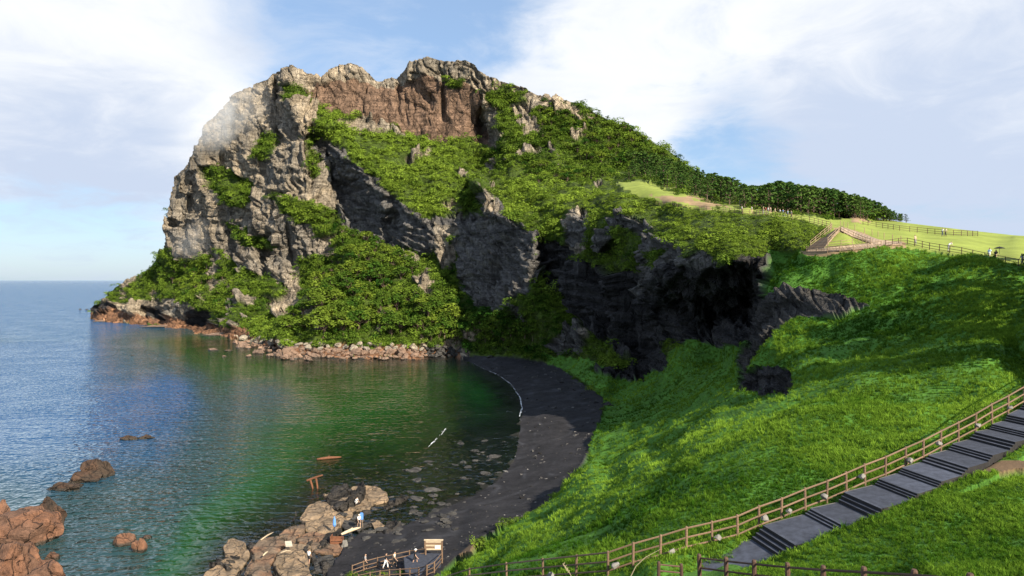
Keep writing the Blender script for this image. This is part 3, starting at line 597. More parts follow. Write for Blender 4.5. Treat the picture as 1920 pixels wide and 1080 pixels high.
def tag(o, label, cat, group=None, kind=None):
    o['label'] = label; o['category'] = cat
    if group: o['group'] = group
    if kind: o['kind'] = kind
    return o
def empty(name, loc=(0, 0, 0), rz=0.0):
    o = bpy.data.objects.new(name, None); COL.objects.link(o); o.location = loc; o.rotation_euler = (0, 0, rz); o.empty_display_size = 0.3; return o
def place(name, me, parent=None, loc=(0, 0, 0), rot=(0, 0, 0), scl=(1, 1, 1)):
    o = bpy.data.objects.new(name, me); COL.objects.link(o); o.location = loc; o.rotation_euler = rot; o.scale = scl
    if parent is not None: o.parent = parent
    return o

def leaf_mat(name, cols, trans=0.3, instancer=True, rough=0.6):
    """cols: dark, light; instances carry 'tint' 0..1 between them, plus a small random shift"""
    m, q, o = newmat(name)
    if instancer: t = q.node('ShaderNodeAttribute', attribute_name='tint', attribute_type='INSTANCER').outputs['Fac']
    else: t = q.node('ShaderNodeObjectInfo').outputs['Random']
    geo = q.node('ShaderNodeNewGeometry')
    n = q.noise(geo.outputs['Position'], 0.6, 2, 0.5)
    t = q.math('ADD', t, q.math('MULTIPLY', q.math('SUBTRACT', n, 0.5), 0.5), clamp=True)
    isl = geo.outputs['Random Per Island']
    c = q.mix(t, cols[0]+(1,), cols[1]+(1,))
    vm = q.vmath('SCALE', c); q.put(vm.inputs['Scale'], q.ramp(isl, 0, 1, 0.78, 1.24, False))
    d = q.node('ShaderNodeBsdfDiffuse'); q.put(d.inputs[0], vm.outputs[0])
    tr = q.node('ShaderNodeBsdfTranslucent'); q.put(tr.inputs[0], vm.outputs[0])
    mx = q.node('ShaderNodeMixShader'); mx.inputs[0].default_value = trans; q.l.new(d.outputs[0], mx.inputs[1]); q.l.new(tr.outputs[0], mx.inputs[2])
    q.l.new(mx.outputs[0], o.inputs[0]); return m
def plain(name, col, rough=0.8, var=0.25, scale=3.0, bump=0.0, metal=0.0, stretch=None, spec=0.3):
    m, q, o = newmat(name); b = q.node('ShaderNodeBsdfPrincipled'); q.l.new(b.outputs[0], o.inputs[0])
    tcn = q.node('ShaderNodeTexCoord'); v = tcn.outputs['Object']
    if stretch:
        mp = q.node('ShaderNodeMapping'); q.put(mp.inputs[0], v); mp.inputs['Scale'].default_value = stretch; v = mp.outputs[0]
    n = q.noise(v, scale, 5, 0.65); rnd = q.node('ShaderNodeObjectInfo').outputs['Random']
    mul = q.math('MULTIPLY', q.ramp(n, 0.3, 0.7, 1-var, 1+var, False), q.ramp(rnd, 0, 1, 1-var*.6, 1+var*.6, False))
    vm = q.vmath('SCALE', tuple(col)); q.put(vm.inputs['Scale'], mul); q.put(b.inputs['Base Color'], vm.outputs[0])
    b.inputs['Roughness'].default_value = rough; b.inputs['Metallic'].default_value = metal; b.inputs['Specular IOR Level'].default_value = spec
    if bump:
        bp = q.node('ShaderNodeBump'); bp.inputs['Distance'].default_value = bump; q.put(bp.inputs['Height'], n); q.put(b.inputs['Normal'], bp.outputs[0])
    return m
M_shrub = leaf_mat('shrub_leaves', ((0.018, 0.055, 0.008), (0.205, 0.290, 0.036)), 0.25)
M_grass = leaf_mat('grass_blades', ((0.035, 0.100, 0.008), (0.235, 0.375, 0.040)), 0.42)
M_pine = leaf_mat('pine_needles', ((0.030, 0.070, 0.016), (0.080, 0.135, 0.028)), 0.2, False)
M_tree = leaf_mat('tree_leaves', ((0.030, 0.080, 0.012), (0.150, 0.205, 0.026)), 0.3, False)
M_bark = plain('bark', (0.10, 0.07, 0.05), 0.9, 0.4, 4)

def leaf_cloud(r, n, cen, rad, size, up=0.5, flat=0.0):
    """n leaf-sized quads through an ellipsoid shell"""
    V = np.zeros((n, 4, 3))
    for i in range(n):
        d = r.normal(size=3); d /= np.linalg.norm(d)
        if d[2] < -0.35: d[2] *= -1
        p = np.array(cen)+d*np.array(rad)*(0.72+0.36*r.random())
        nrm = d*0.8+np.array((0, 0, up))+r.normal(size=3)*0.32; nrm /= np.linalg.norm(nrm)
        a = np.cross(nrm, r.normal(size=3)); a /= np.linalg.norm(a)+1e-9; b = np.cross(nrm, a)
        s1 = size*(0.6+0.8*r.random()); s2 = s1*(0.55+0.35*r.random())
        V[i] = [p-a*s1-b*s2*0.2, p+b*s2-a*s1*0.1, p+a*s1+b*s2*0.1, p-b*s2+a*s1*0.15]
    return V.reshape(-1, 3)
def quads_of(V): return np.arange(len(V)).reshape(-1, 4)

def shrub_proto(seed, n=190):
    r = np.random.default_rng(seed); parts = []
    k = 4
    for i in range(k):
        c = (r.normal()*0.45, r.normal()*0.45, 0.15+0.35*r.random()); parts.append(leaf_cloud(r, n//k, c, (0.55, 0.55, 0.45), 0.085))
    return np.concatenate(parts)
def tuft_proto(seed, n=22, spread=0.5, h=1.0, lean=0.5):
    r = np.random.default_rng(seed); V = []
    for i in range(n):
        a = r.random()*6.28; p = np.array((math.cos(a), math.sin(a), 0))*spread*r.random()
        b = r.random()*6.28; l = lean*(0.3+r.random()); hh = h*(0.55+0.6*r.random()); w = 0.028+0.02*r.random()
        d = np.array((math.cos(b), math.sin(b), 0)); t = np.array((-d[1], d[0], 0))*w
        mid = p+d*l*0.35*hh+np.array((0, 0, hh*0.62)); tip = p+d*l*hh+np.array((0, 0, hh*0.9))
        V += [p-t, p+t, mid+t*0.8, mid-t*0.8, mid-t*0.8, mid+t*0.8, tip+t*0.15, tip-t*0.15]
    return np.array(V)

def scatter(name, label, cat, pts, rot, scl, var, tint, protos, mat):
    """one 'stuff' object: loose points carry the instances, its own small pieces of geometry are what is repeated"""
    V = [np.asarray(pts, np.float32)]; vr = [np.asarray(var, np.int32)]; Fq = []; off = len(pts)
    for k, p in enumerate(protos):
        V.append(p.astype(np.float32)); vr.append(np.full(len(p), -1-k, np.int32)); Fq.append(quads_of(p)+off); off += len(p)
    V = np.concatenate(V); vr = np.concatenate(vr); Fq = np.concatenate(Fq); n = len(pts); N = len(V)
    o = mesh_obj(name, V, Fq, mat); me = o.data
    def attr(nm, ty, key, a):
        full = np.zeros((N,)+a.shape[1:], a.dtype); full[:n] = a
        at_ = me.attributes.new(nm, ty, 'POINT'); at_.data.foreach_set(key, full.reshape(-1))
    a = me.attributes.new('var', 'INT', 'POINT'); a.data.foreach_set('value', vr)
    attr('rot', 'FLOAT_VECTOR', 'vector', np.asarray(rot, np.float32)); attr('scl', 'FLOAT_VECTOR', 'vector', np.asarray(scl, np.float32)); attr('tint', 'FLOAT', 'value', np.asarray(tint, np.float32))
    nt = bpy.data.node_groups.new(name, 'GeometryNodeTree')
    nt.interface.new_socket('Geometry', in_out='INPUT', socket_type='NodeSocketGeometry'); nt.interface.new_socket('Geometry', in_out='OUTPUT', socket_type='NodeSocketGeometry')
    gi = nt.nodes.new('NodeGroupInput'); go = nt.nodes.new('NodeGroupOutput'); jn = nt.nodes.new('GeometryNodeJoinGeometry')
    def named(nm, ty):
        x = nt.nodes.new('GeometryNodeInputNamedAttribute'); x.data_type = ty; x.inputs[0].default_value = nm; return x.outputs[0]
    def pick(v):
        c = nt.nodes.new('FunctionNodeCompare'); c.data_type = 'INT'; c.operation = 'EQUAL'
        ins = [s for s in c.inputs if s.type == 'INT']; nt.links.new(named('var', 'INT'), ins[0]); ins[1].default_value = v
        s = nt.nodes.new('GeometryNodeSeparateGeometry'); s.domain = 'POINT'; nt.links.new(gi.outputs[0], s.inputs[0]); nt.links.new(c.outputs[0], s.inputs[1]); return s.outputs[0]
    for k in range(len(protos)):
        i = nt.nodes.new('GeometryNodeInstanceOnPoints'); nt.links.new(pick(k), i.inputs['Points']); nt.links.new(pick(-1-k), i.inputs['Instance'])
        e2r = nt.nodes.new('FunctionNodeEulerToRotation'); nt.links.new(named('rot', 'FLOAT_VECTOR'), e2r.inputs[0]); nt.links.new(e2r.outputs[0], i.inputs['Rotation'])
        nt.links.new(named('scl', 'FLOAT_VECTOR'), i.inputs['Scale']); nt.links.new(i.outputs[0], jn.inputs[0])
    nt.links.new(jn.outputs[0], go.inputs[0])
    md = o.modifiers.new('scatter', 'NODES'); md.node_group = nt
    tag(o, label, cat, None, 'stuff'); return o

def region(poly): return inpoly(GX, PYg, poly)
visible = (~above) & (GY < 1130) & (GX > 120) & (GX < 2196)
# scrub ---------------------------------------------------------------
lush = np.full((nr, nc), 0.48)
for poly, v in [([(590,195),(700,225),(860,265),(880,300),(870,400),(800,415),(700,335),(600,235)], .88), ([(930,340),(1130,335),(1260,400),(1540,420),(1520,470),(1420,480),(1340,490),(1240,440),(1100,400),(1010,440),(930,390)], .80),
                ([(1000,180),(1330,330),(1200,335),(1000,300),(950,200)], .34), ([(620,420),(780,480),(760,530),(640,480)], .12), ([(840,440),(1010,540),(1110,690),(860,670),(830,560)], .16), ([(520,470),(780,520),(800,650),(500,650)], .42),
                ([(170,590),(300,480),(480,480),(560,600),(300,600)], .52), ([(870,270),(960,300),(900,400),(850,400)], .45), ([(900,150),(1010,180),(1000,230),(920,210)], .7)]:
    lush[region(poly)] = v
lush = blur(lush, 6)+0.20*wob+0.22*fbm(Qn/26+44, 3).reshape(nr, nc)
tree_zone = region([(515,520),(680,480),(770,520),(1000,560),(1080,650),(860,665),(540,655)])
prob = np.where((CLS == 0) & visible, 0.22, 0)
prob = np.where(tree_zone, prob*0.7, prob)
prob = np.where(region([(1120,335),(1560,420),(1540,475),(1340,490),(1240,440),(1100,400)]), prob*2.2, prob)
turf = np.clip(1.15-1.3*np.clip(fbm(Qn/17+90, 3).reshape(nr, nc), 0, 1), 0.25, 1); prob = prob*turf
sel = rng.random((nr, nc)) < prob
ii, jj = np.where(sel); n = len(ii); print('scrub', n)
pts = PD[ii, jj]; Ds = Dg[ii, jj]
fine = region([(1120,335),(1560,420),(1540,475),(1340,490),(1240,440),(1100,400)])[ii, jj]
s = Ds/F*np.where(fine, 4.6, 7.6)*rng.lognormal(-0.1, 0.55, n)
s = np.clip(s, 0.3, 4.6)
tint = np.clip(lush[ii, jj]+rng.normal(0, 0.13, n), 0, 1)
rot = np.stack([rng.normal(0, .15, n), rng.normal(0, .15, n), rng.random(n)*6.28], -1)
scl = np.stack([s, s, s*np.where(fine, 0.62, 0.85)*(0.8+0.5*rng.random(n))], -1)
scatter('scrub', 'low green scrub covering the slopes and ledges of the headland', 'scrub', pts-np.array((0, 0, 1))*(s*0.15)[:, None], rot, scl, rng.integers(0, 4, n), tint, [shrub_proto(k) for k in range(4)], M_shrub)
# long grass on the near bluff ------------------------------------------
gz = (CLS == 5) & visible
stairmask = inpoly(GX, GY, [(f[0]+4, f[1]+16) for f in FENCE[2:]]+[(s_[0], s_[1]-1) for s_ in STAIR_R][::-1])
gz &= ~stairmask
prob = np.where(gz, np.where(Dg > 72, 0.42, 0.36), 0)
sel = rng.random((nr, nc)) < prob; ii, jj = np.where(sel); n = len(ii); print('grass', n)
Ds = Dg[ii, jj]; s = np.clip(np.where(Ds < 62, Ds/F*8.2, (62+(Ds-62)*0.35)/F*8.2), 0.14, 0.62)*rng.lognormal(0, 0.28, n)*0.64
patch = fbm(PD[ii, jj]/6.0, 3); patch2 = fbm(PD[ii, jj]/22.0+9, 2)
s *= np.clip(1+0.5*patch, 0.5, 1.7)
tint = np.clip(0.40+0.30*patch+0.55*patch2+rng.normal(0, 0.12, n), 0, 1)  # broad lighter patches paint sunlit bands into the grass tint
rot = np.stack([rng.normal(-0.12, .22, n), rng.normal(0.18, .22, n), rng.random(n)*6.28], -1)
scatter('grass', 'long wind-combed green grass on the bluff above the beach', 'grass', PD[ii, jj], rot, np.stack([s*1.35, s*1.35, s*(0.75+.5*rng.random(n))], -1), rng.integers(0, 4, n), tint, [tuft_proto(40+k) for k in range(4)], M_grass)

# trees -----------------------------------------------------------------
def pine_meshes(seed):
    r = np.random.default_rng(seed); t = MB(); H = 1.0
    bend = r.normal(size=2)*0.05
    sp = [(bend[0]*z*z, bend[1]*z*z, z*0.9) for z in (0, .3, .6, .9)]
    t.tube([(x, y, z-0.08 if z == 0 else z) for x, y, z in sp], [0.030, 0.024, 0.016, 0.006], 6)
    parts = []
    for i in range(13):
        z = 0.16+0.80*(i/12)+r.normal()*0.02; a = i*2.4+r.normal()*0.4; L = (0.30*(1-0.72*((z-0.16)/0.80)**1.3)+0.05)*(0.75+0.5*r.random())
        bx, by = bend[0]*z*z, bend[1]*z*z; tip = (bx+math.cos(a)*L*0.8, by+math.sin(a)*L*0.8, z+0.03)
        t.tube([(bx, by, z-0.05), tip], [0.010, 0.004], 4)
        parts.append(leaf_cloud(r, 26, (bx+math.cos(a)*L*0.6, by+math.sin(a)*L*0.6, z+0.02), (L*0.62, L*0.62, 0.055), 0.045, 0.9))
    parts.append(leaf_cloud(r, 22, (bend[0], bend[1], 0.95), (0.09, 0.09, 0.08), 0.04, 0.7))
    V = np.concatenate(parts); me = bpy.data.meshes.new('crown'); fast_mesh(me, V, quads_of(V)); me.materials.append(M_pine)
    return t.mesh('trunk', M_bark), me
def leafy_meshes(seed):
    r = np.random.default_rng(seed); t = MB(); parts = []
    t.tube([(0, 0, -0.08), (r.normal()*.03, r.normal()*.03, 0.25), (r.normal()*.05, r.normal()*.05, 0.6)], [0.045, 0.034, 0.018], 6)
    for i in range(9):
        a = i*2.4+r.normal()*0.4; rr = 0.30*math.sqrt((i+.5)/9)*1.25; z = 0.42+0.40*(1-(rr/0.4)**2)*(0.7+0.5*r.random())
        c = (math.cos(a)*rr, math.sin(a)*rr, z); t.tube([(0, 0, 0.28), c], [0.018, 0.006], 4)
        parts.append(leaf_cloud(r, 64, c, (0.19, 0.19, 0.16), 0.042, 0.5))
    V = np.concatenate(parts); me = bpy.data.meshes.new('crown'); fast_mesh(me, V, quads_of(V)); me.materials.append(M_tree)
    return t.mesh('trunk', M_bark), me
PINES = [pine_meshes(100+k) for k in range(5)]; LEAFY = [leafy_meshes(200+k) for k in range(5)]
def tree(name, loc, h, kind, label, group, wide=1.0):
    o = empty(name, loc, random.random()*6.28); tm, cm = random.choice(kind)
    w = h*wide*(0.85+0.3*random.random())
    place('trunk', tm, o, scl=(w, w, h)); place('crown', cm, o, scl=(w, w, h)); return tag(o, label, 'tree', group)
front = [(1170,338),(1200,340),(1290,366),(1370,384),(1440,393),(1500,402),(1560,408),(1600,410),(1640,414),(1700,417)]
sk = [(1170,302),(1210,318),(1250,320),(1290,330),(1330,344),(1370,362),(1420,374),(1470,382),(1560,396),(1640,408),(1700,417)]
tops = [(1170,275),(1250,296),(1290,308),(1315,321),(1345,330),(1370,336),(1400,350),(1430,349),(1460,342),(1500,349),(1560,357),(1600,367),(1640,378),(1670,394),(1690,405),(1700,412)]
fx = lambda L, x: float(np.interp(x, [p[0] for p in L], [p[1] for p in L]))
cnt = 0
for x in np.arange(1180, 1698, 5.2):
    for k in range(3):
        xx = x+random.uniform(-5, 5); t = (k+random.random())/3
        y0, y1 = fx(sk, xx), fx(front, xx); py = y0+(y1-y0)*t
        p = ground(xx, py); D = p.y
        hmax = (py-fx(tops, xx))/F*D
        h = min(max(hmax, 3.0), random.uniform(6.5, 10.5) if xx > 1330 else random.uniform(4.5, 7.5))
        if xx > 1660: h = min(h, max(2.0, (py-fx(tops, xx))/F*D))
        if t < 0.36 and hmax < 11: h = hmax*random.uniform(0.82, 1.04)
        tree('pine_tree', p, h, PINES, 'dark green pine in the dense wood behind the upper lawn', 'pines of the wood behind the lawn', 0.95); cnt += 1
def woods(poly, n, hlo, hhi, kinds, name, label, group, wide=1.1, mind=7):
    got = []
    xs = [p[0] for p in poly]; ys = [p[1] for p in poly]; tries = 0
    while len(got) < n and tries < n*40:
        tries += 1; x, y = random.uniform(min(xs), max(xs)), random.uniform(min(ys), max(ys))
        if not inpoly(np.array([x]), np.array([y]), poly)[0]: continue
        if y < np.interp(x, XS, TOP)+2: continue
        if any((x-a)**2+(y-b)**2 < mind**2 for a, b in got): continue
        got.append((x, y)); tree(name, ground(x, y)-Vector((0, 0, .3)), random.uniform(hlo, hhi), kinds, label, group, wide)
    return len(got)
woods([(520,626),(540,590),(600,550),(650,500),(690,492),(730,530),(755,580),(760,638),(640,640)], 62, 7, 10.5, LEAFY, 'leafy_tree', 'rounded leafy tree on the sunlit wooded mound above the boulders', 'trees of the sunlit mound', 1.25, 10)
woods([(760,560),(800,570),(850,600),(1000,620),(1020,648),(860,650),(765,638)], 40, 6, 9, LEAFY, 'leafy_tree', 'leafy tree in the shaded belt along the foot of the cove wall', 'trees at the foot of the cove wall', 1.2, 10)
woods([(640,440),(700,460),(780,500),(760,540),(700,490),(640,500),(600,540),(570,540),(620,480)], 34, 6, 9, LEAFY, 'leafy_tree', 'dark leafy tree in the hollow under the hanging grey slab', 'trees under the hanging slab', 1.2, 10)
woods([(300,510),(340,490),(420,500),(440,560),(430,600),(330,590)], 26, 5, 8, LEAFY, 'leafy_tree', 'leafy tree on the apron below the left sea cliff', 'trees below the left sea cliff', 1.25, 10)
woods([(1010,190),(1090,205),(1190,250),(1290,320),(1180,325),(1080,300),(1010,260)], 85, 4.5, 7, LEAFY+PINES[:2], 'hillside_tree', 'small dark tree on the right flank of the headland', 'trees on the right flank of the headland', 1.15, 9)
woods([(960,300),(1010,310),(1150,335),(1090,345),(1000,345)], 30, 4, 6, LEAFY, 'hillside_tree', 'low leafy tree at the foot of the right flank above the green shelf', 'trees above the green shelf', 1.3, 9)

k = 0
while k < 28:                                                # unseen pines added beyond the right edge to shade the slope
    p = ground(random.uniform(2000, 2150), random.uniform(500, 720))
    if not 60 < p.y < 98 or p.x < 0.686*p.y+3.6: continue
    tree('pine_tree', p, random.uniform(10.5, 13), PINES, 'unseen pine added beyond the right edge of the view to shade the slope', 'shade pines added right of the view', 0.75); k += 1

# pebbles, shells and wrack on the black sand ------------------------------------
def pebble_proto(seed):
    r = np.random.default_rng(seed); c = np.array([(x, y, z) for x in (-1, 1) for y in (-1, 1) for z in (-1, 1)], float)*np.array((.8, .6, .4))+r.normal(size=(8, 3))*0.14
    return np.concatenate([c[list(f)] for f in [(0, 1, 3, 2), (4, 6, 7, 5), (0, 4, 5, 1), (2, 3, 7, 6), (0, 2, 6, 4), (1, 5, 7, 3)]])
M_pebble = leaf_mat('pebbles', ((0.018, 0.017, 0.017), (0.22, 0.21, 0.20)), 0.0)
line = np.exp(-(perlin(Qs/np.array((16., 16., 1.5))+8)/0.07)**2).reshape(nr, nc)
pz = np.where((CLS == 7) & visible & (Z3 > -0.1), 0.012+0.07*line+0.05*np.exp(-((Z3-2.3)/0.25)**2), 0)
sel = rng.random((nr, nc)) < pz; ii, jj = np.where(sel); n = len(ii); print('pebbles', n)
s = rng.lognormal(-2.1, 0.5, n)*np.clip(Dg[ii, jj]/110, .7, 2.2)
scatter('pebbles', 'dark pebbles and pale shell grit strewn along the tide lines of the black beach', 'pebbles', PD[ii, jj], np.stack([rng.normal(0, .2, n), rng.normal(0, .2, n), rng.random(n)*6.28], -1), np.stack([s, s, s*.7], -1), rng.integers(0, 3, n), np.clip(rng.beta(1, 3.5, n), 0, 1), [pebble_proto(70+k) for k in range(3)], M_pebble)
# ------------------------------------------------------------------ rocks
def rock_mesh(name, seed, mat, sub=3, scale=(1, 1, 1), rough=0.32, cut=2.2, flatten=0.0):
    import bmesh
    bm = bmesh.new(); bmesh.ops.create_icosphere(bm, subdivisions=sub, radius=1.0)
    V = np.array([v.co[:] for v in bm.verts]); r = np.random.default_rng(seed); off = r.random(3)*90
    for i in range(15):                                     # broken faces: planes that shave the ball
        d = r.normal(size=3); d[2] *= 0.7; d /= np.linalg.norm(d); h = 0.5+0.28*r.random(); over = np.maximum(V @ d-h, 0); V -= over[:, None]*d[None]
    f = facet2((V+off)*cut, seed)
    nrm = V/np.linalg.norm(V, axis=1)[:, None]
    V = V+nrm*(rough*0.40*f+rough*0.22*fbm((V+off)*1.3, 2)+rough*0.14*fbm((V+off)*4, 3))[:, None]
    V[:, 2] = np.where(V[:, 2] > 0, V[:, 2]*(1-flatten), V[:, 2])
    V = V/np.abs(V).max(0)*np.array(scale)
    for v, c in zip(bm.verts, V): v.co = c
    me = bpy.data.meshes.new(name); bm.to_mesh(me); bm.free(); me.materials.append(mat); return me
def facet2(Q, seed): return facet(np.asarray(Q, np.float32), seed)
def rock_material(name, col, top=None, scale=1.2, wet=True):
    m, q, o = newmat(name); b = q.node('ShaderNodeBsdfPrincipled'); q.l.new(b.outputs[0], o.inputs[0])
    geo = q.node('ShaderNodeNewGeometry'); pos = geo.outputs['Position']
    n = q.noise(pos, scale, 6, 0.7); n2 = q.noise(pos, scale*0.35, 3, 0.5)
    c = q.mix(q.ramp(n2, 0.4, 0.6), tuple(col)+(1,), tuple(top if top else [x*0.75 for x in col])+(1,))
    vm = q.vmath('SCALE', c); q.put(vm.inputs['Scale'], q.ramp(n, 0.28, 0.72, 0.45, 1.45, False))
    sp = q.node('ShaderNodeSeparateXYZ'); q.put(sp.inputs[0], pos)
    colr = vm.outputs[0]
    if wet:                                                 # wet and weedy at the waterline
        wl_ = q.ramp(q.math('ADD', sp.outputs[2], q.math('MULTIPLY', n, -0.5)), -0.05, 0.35)
        colr = q.mix(wl_, (0.035, 0.028, 0.02, 1), colr); q.put(b.inputs['Roughness'], q.ramp(wl_, 0, 1, 0.35, 0.9))
    else: b.inputs['Roughness'].default_value = 0.9
    q.put(b.inputs['Base Color'], colr); b.inputs['Specular IOR Level'].default_value = 0.3
    bp = q.node('ShaderNodeBump'); bp.inputs['Distance'].default_value = 0.3; q.put(bp.inputs['Height'], q.noise(pos, scale*2.5, 6, 0.7)); q.put(b.inputs['Normal'], bp.outputs[0])
    wn_ = q.node('ShaderNodeTexNoise'); q.put(wn_.inputs['Vector'], pos); wn_.inputs['Scale'].default_value = scale*.5; wn_.inputs['Detail'].default_value = 4; sc3 = q.vmath('SCALE', wn_.outputs['Color']); sc3.inputs['Scale'].default_value = 2.4/scale; WN = sc3.outputs[0]
    vo = q.node('ShaderNodeTexVoronoi', feature='DISTANCE_TO_EDGE'); q.put(vo.inputs['Vector'], q.vmath('ADD', pos, WN).outputs[0]); vo.inputs['Scale'].default_value = scale*0.36
    ed = q.ramp(vo.outputs['Distance'], 0.0, 0.09); bp2 = q.node('ShaderNodeBump'); bp2.inputs['Distance'].default_value = 0.3; q.put(bp2.inputs['Height'], ed); q.put(bp2.inputs['Normal'], bp.outputs[0]); q.put(b.inputs['Normal'], bp2.outputs[0])
    return m
M_red = rock_material('red_brown_rock', (0.165, 0.080, 0.046), (0.125, 0.068, 0.044), 0.9)
M_brownrock = rock_material('brown_rock', (0.205, 0.132, 0.092), (0.16, 0.108, 0.08), 0.5)
M_greyrock = rock_material('grey_tan_rock', (0.27, 0.23, 0.175), (0.20, 0.17, 0.14), 0.5, False)
M_slab = rock_material('slab_tan', (0.27, 0.19, 0.12), (0.20, 0.145, 0.095), 1.0, False)
M_slabred = rock_material('slab_red', (0.20, 0.115, 0.070), (0.16, 0.115, 0.08), 1.0, False)
M_darkstone = rock_material('dark_wet_stone', (0.040, 0.038, 0.036), (0.07, 0.065, 0.06), 1.0, False)
M_dryrock = rock_material('dark_olive_brown_rock', (0.070, 0.040, 0.025), (0.052, 0.035, 0.024), 1.2)
def sea(px, py, z=0.0): D = zD(py, z); return world(px, py, D)
BOULD = [rock_mesh('boulder', 300+k, M_brownrock, 3, (1, 0.85, 0.8)) for k in range(5)]; BOULDG = [rock_mesh('boulder', 330+k, M_greyrock, 3, (1, 0.9, 0.85)) for k in range(4)]
BOULDD = [rock_mesh('boulder', 350+k, M_darkstone, 3, (1, 0.9, 0.75)) for k in range(3)]
# boulder shore on the far side of the cove
spots = []
tries = 0
while len(spots) < 150 and tries < 6000:
    tries += 1; x = random.uniform(440, 880); lo = np.interp(x, [440, 480, 540, 640, 760, 860, 900], [645, 662, 676, 674, 674, 668, 676]); hi = np.interp(x, [440, 500, 560, 700, 860, 900], [628, 635, 645, 646, 650, 662])
    y = random.uniform(hi, lo); w = random.uniform(5.5, 12.5)*(1.0 if x < 780 else 0.8)
    if any(((x-a)/(w+c))**2+((y-b)/(0.55*(w+c)))**2 < 0.42 for a, b, c in spots): continue
    spots.append((x, y, w))
for x, y, w in spots:
    zz = max(0.1, (np.interp(x, [440, 480, 540, 640, 760, 900], [640, 656, 666, 668, 668, 670])-y)*0.10); p = ground(x, y); r = w/F*p.y
    if p.z < 0.2: p = sea(x, y, .2)
    high = y < np.interp(x, [440, 540, 700, 900], [636, 653, 655, 664])
    if x > 800: me, lab, gr = random.choice(BOULDD), 'dark boulder where the boulder shore meets the black beach', 'dark boulders by the black beach'
    elif high: me, lab, gr = random.choice(BOULDG), 'pale grey boulder along the top of the boulder shore below the trees', 'pale boulders under the trees'
    else: me, lab, gr = random.choice(BOULD), 'reddish brown boulder at the waterline on the far side of the cove', 'brown boulders at the far waterline'
    tag(place('boulder', me, None, p, (random.uniform(-.4, .4), random.uniform(-.4, .4), random.random()*6.28), (r, r*random.uniform(.7, 1.1), r*random.uniform(.65, 1))), lab, 'boulder', gr)
def one_rock(name, px, py, wpx, hpx, mat, label, seed, cat='rock', z=0.0, rz=0.0, deep=0.9, group=None, sub=4, rough=0.3, flatten=0.0):
    p = sea(px, py, z); sx = wpx/2/F*p.y; sz = hpx/F*p.y
    me = rock_mesh(name, seed, mat, sub, (sx, sx*deep, sz), rough, 1.8, flatten)
    o = place(name, me, None, p, (0, 0, rz)); return tag(o, label, cat, group)
one_rock('boulder', 541, 672, 38, 24, M_brownrock, 'largest wedge-shaped brown boulder jutting into the cove', 401, 'boulder')
one_rock('boulder', 455, 652, 24, 13, M_brownrock, 'brown boulder at the left end of the boulder shore', 402, 'boulder')
one_rock('boulder', 770, 664, 18, 20, M_greyrock, 'tall pale boulder at the right end of the boulder shore', 403, 'boulder')
one_rock('boulder', 816, 662, 22, 17, M_darkstone, 'rounded dark grey boulder beside the black beach end', 404, 'boulder')
one_rock('shore_ledge', 330, 613, 130, 6, M_brownrock, 'low brown rock ledge at the foot of the sea caves', 405, 'rock', deep=.25, rough=.2)
one_rock('shore_ledge', 225, 603, 100, 5, M_brownrock, 'low brown rock ledge near the tip of the headland', 406, 'rock', deep=.25, rough=.2)
one_rock('shore_ledge', 425, 629, 110, 6, M_brownrock, 'long flat brown ledge between the caves and the boulders', 407, 'rock', deep=.25, rough=.2)
for x, y, w, h, lab in [(399, 657, 26, 4, 'flat reddish rock awash left of the boulder shore'), (428, 658, 15, 3, 'small grey rock awash beside the flat reddish rock'), (421, 669, 9, 3, 'tiny brown rock in the water off the boulder shore'), (467, 669, 13, 5, 'small brown rock in the water in front of the boulders'),
                        (583, 677, 10, 4, 'small brown rock right of the wedge-shaped boulder'), (249, 667, 8, 2, 'tiny dark rock awash in open water off the ledges'), (150, 580.5, 6, 2, 'tiny dark rock far out left of the headland tip'), (163, 581, 6, 2, 'tiny dark rock closest to the headland tip')]:
    one_rock('sea_rock', x, y, w, h, M_brownrock if h > 2 else M_darkstone, lab, int(x), 'rock', sub=3)
# rocks standing in the near water
one_rock('sea_rock', 186, 892, 62, 35, M_dryrock, 'tall rounded dark brown rock head in the water', 421, rough=.28)
one_rock('sea_rock', 154, 902, 66, 22, M_dryrock, 'middle hump of dark brown rock joining the rounded rock head', 422, deep=.8)
one_rock('sea_rock', 124, 916, 76, 14, M_dryrock, 'low tail of dark brown rock left of the humps', 423, deep=.7)
one_rock('sea_rock', 244, 824, 36, 15, M_dryrock, 'low pale-topped rock farthest out in the near water', 424, deep=.7)
one_rock('sea_rock', 272, 822, 38, 9, M_dryrock, 'flat reddish rock awash beside the pale-topped rock', 425, deep=.6)
one_rock('sea_rock', 232, 1020, 44, 20, M_red, 'blocky reddish rock standing alone in clear shallow water', 426, deep=.8)
one_rock('sea_rock', 261, 1033, 30, 27, M_red, 'upright reddish rock beside the blocky one', 427, deep=.9)
one_rock('sea_rock', 275, 1009, 20, 8, M_red, 'small pointed reddish rock behind the upright one', 428)
# red outcrop, lower left
for i, (x, y, w, h, lab) in enumerate([(92, 985, 66, 54, 'brown topmost block of the red outcrop'), (52, 1012, 160, 60, 'broad smooth red hump of the outcrop at the left edge'), (0, 990, 90, 56, 'red rock cut by the left edge above the smooth hump'),
                                       (10, 1080, 160, 68, 'large red rock below the smooth hump at the left edge'), (85, 1095, 110, 54, 'rough red rock nearest the water in the lower left corner'), (102, 1048, 34, 16, 'small red knob beside the rough corner rock'), (50, 1052, 90, 34, 'low red rock between the hump and the corner rocks'), (28, 1140, 170, 60, 'lowest red rock cut by the bottom left corner')]):
    one_rock('red_rock', x, y, w, h, M_red if i else M_dryrock, lab, 440+i, 'rock', z=0.0, deep=.75, rough=.26, sub=5)

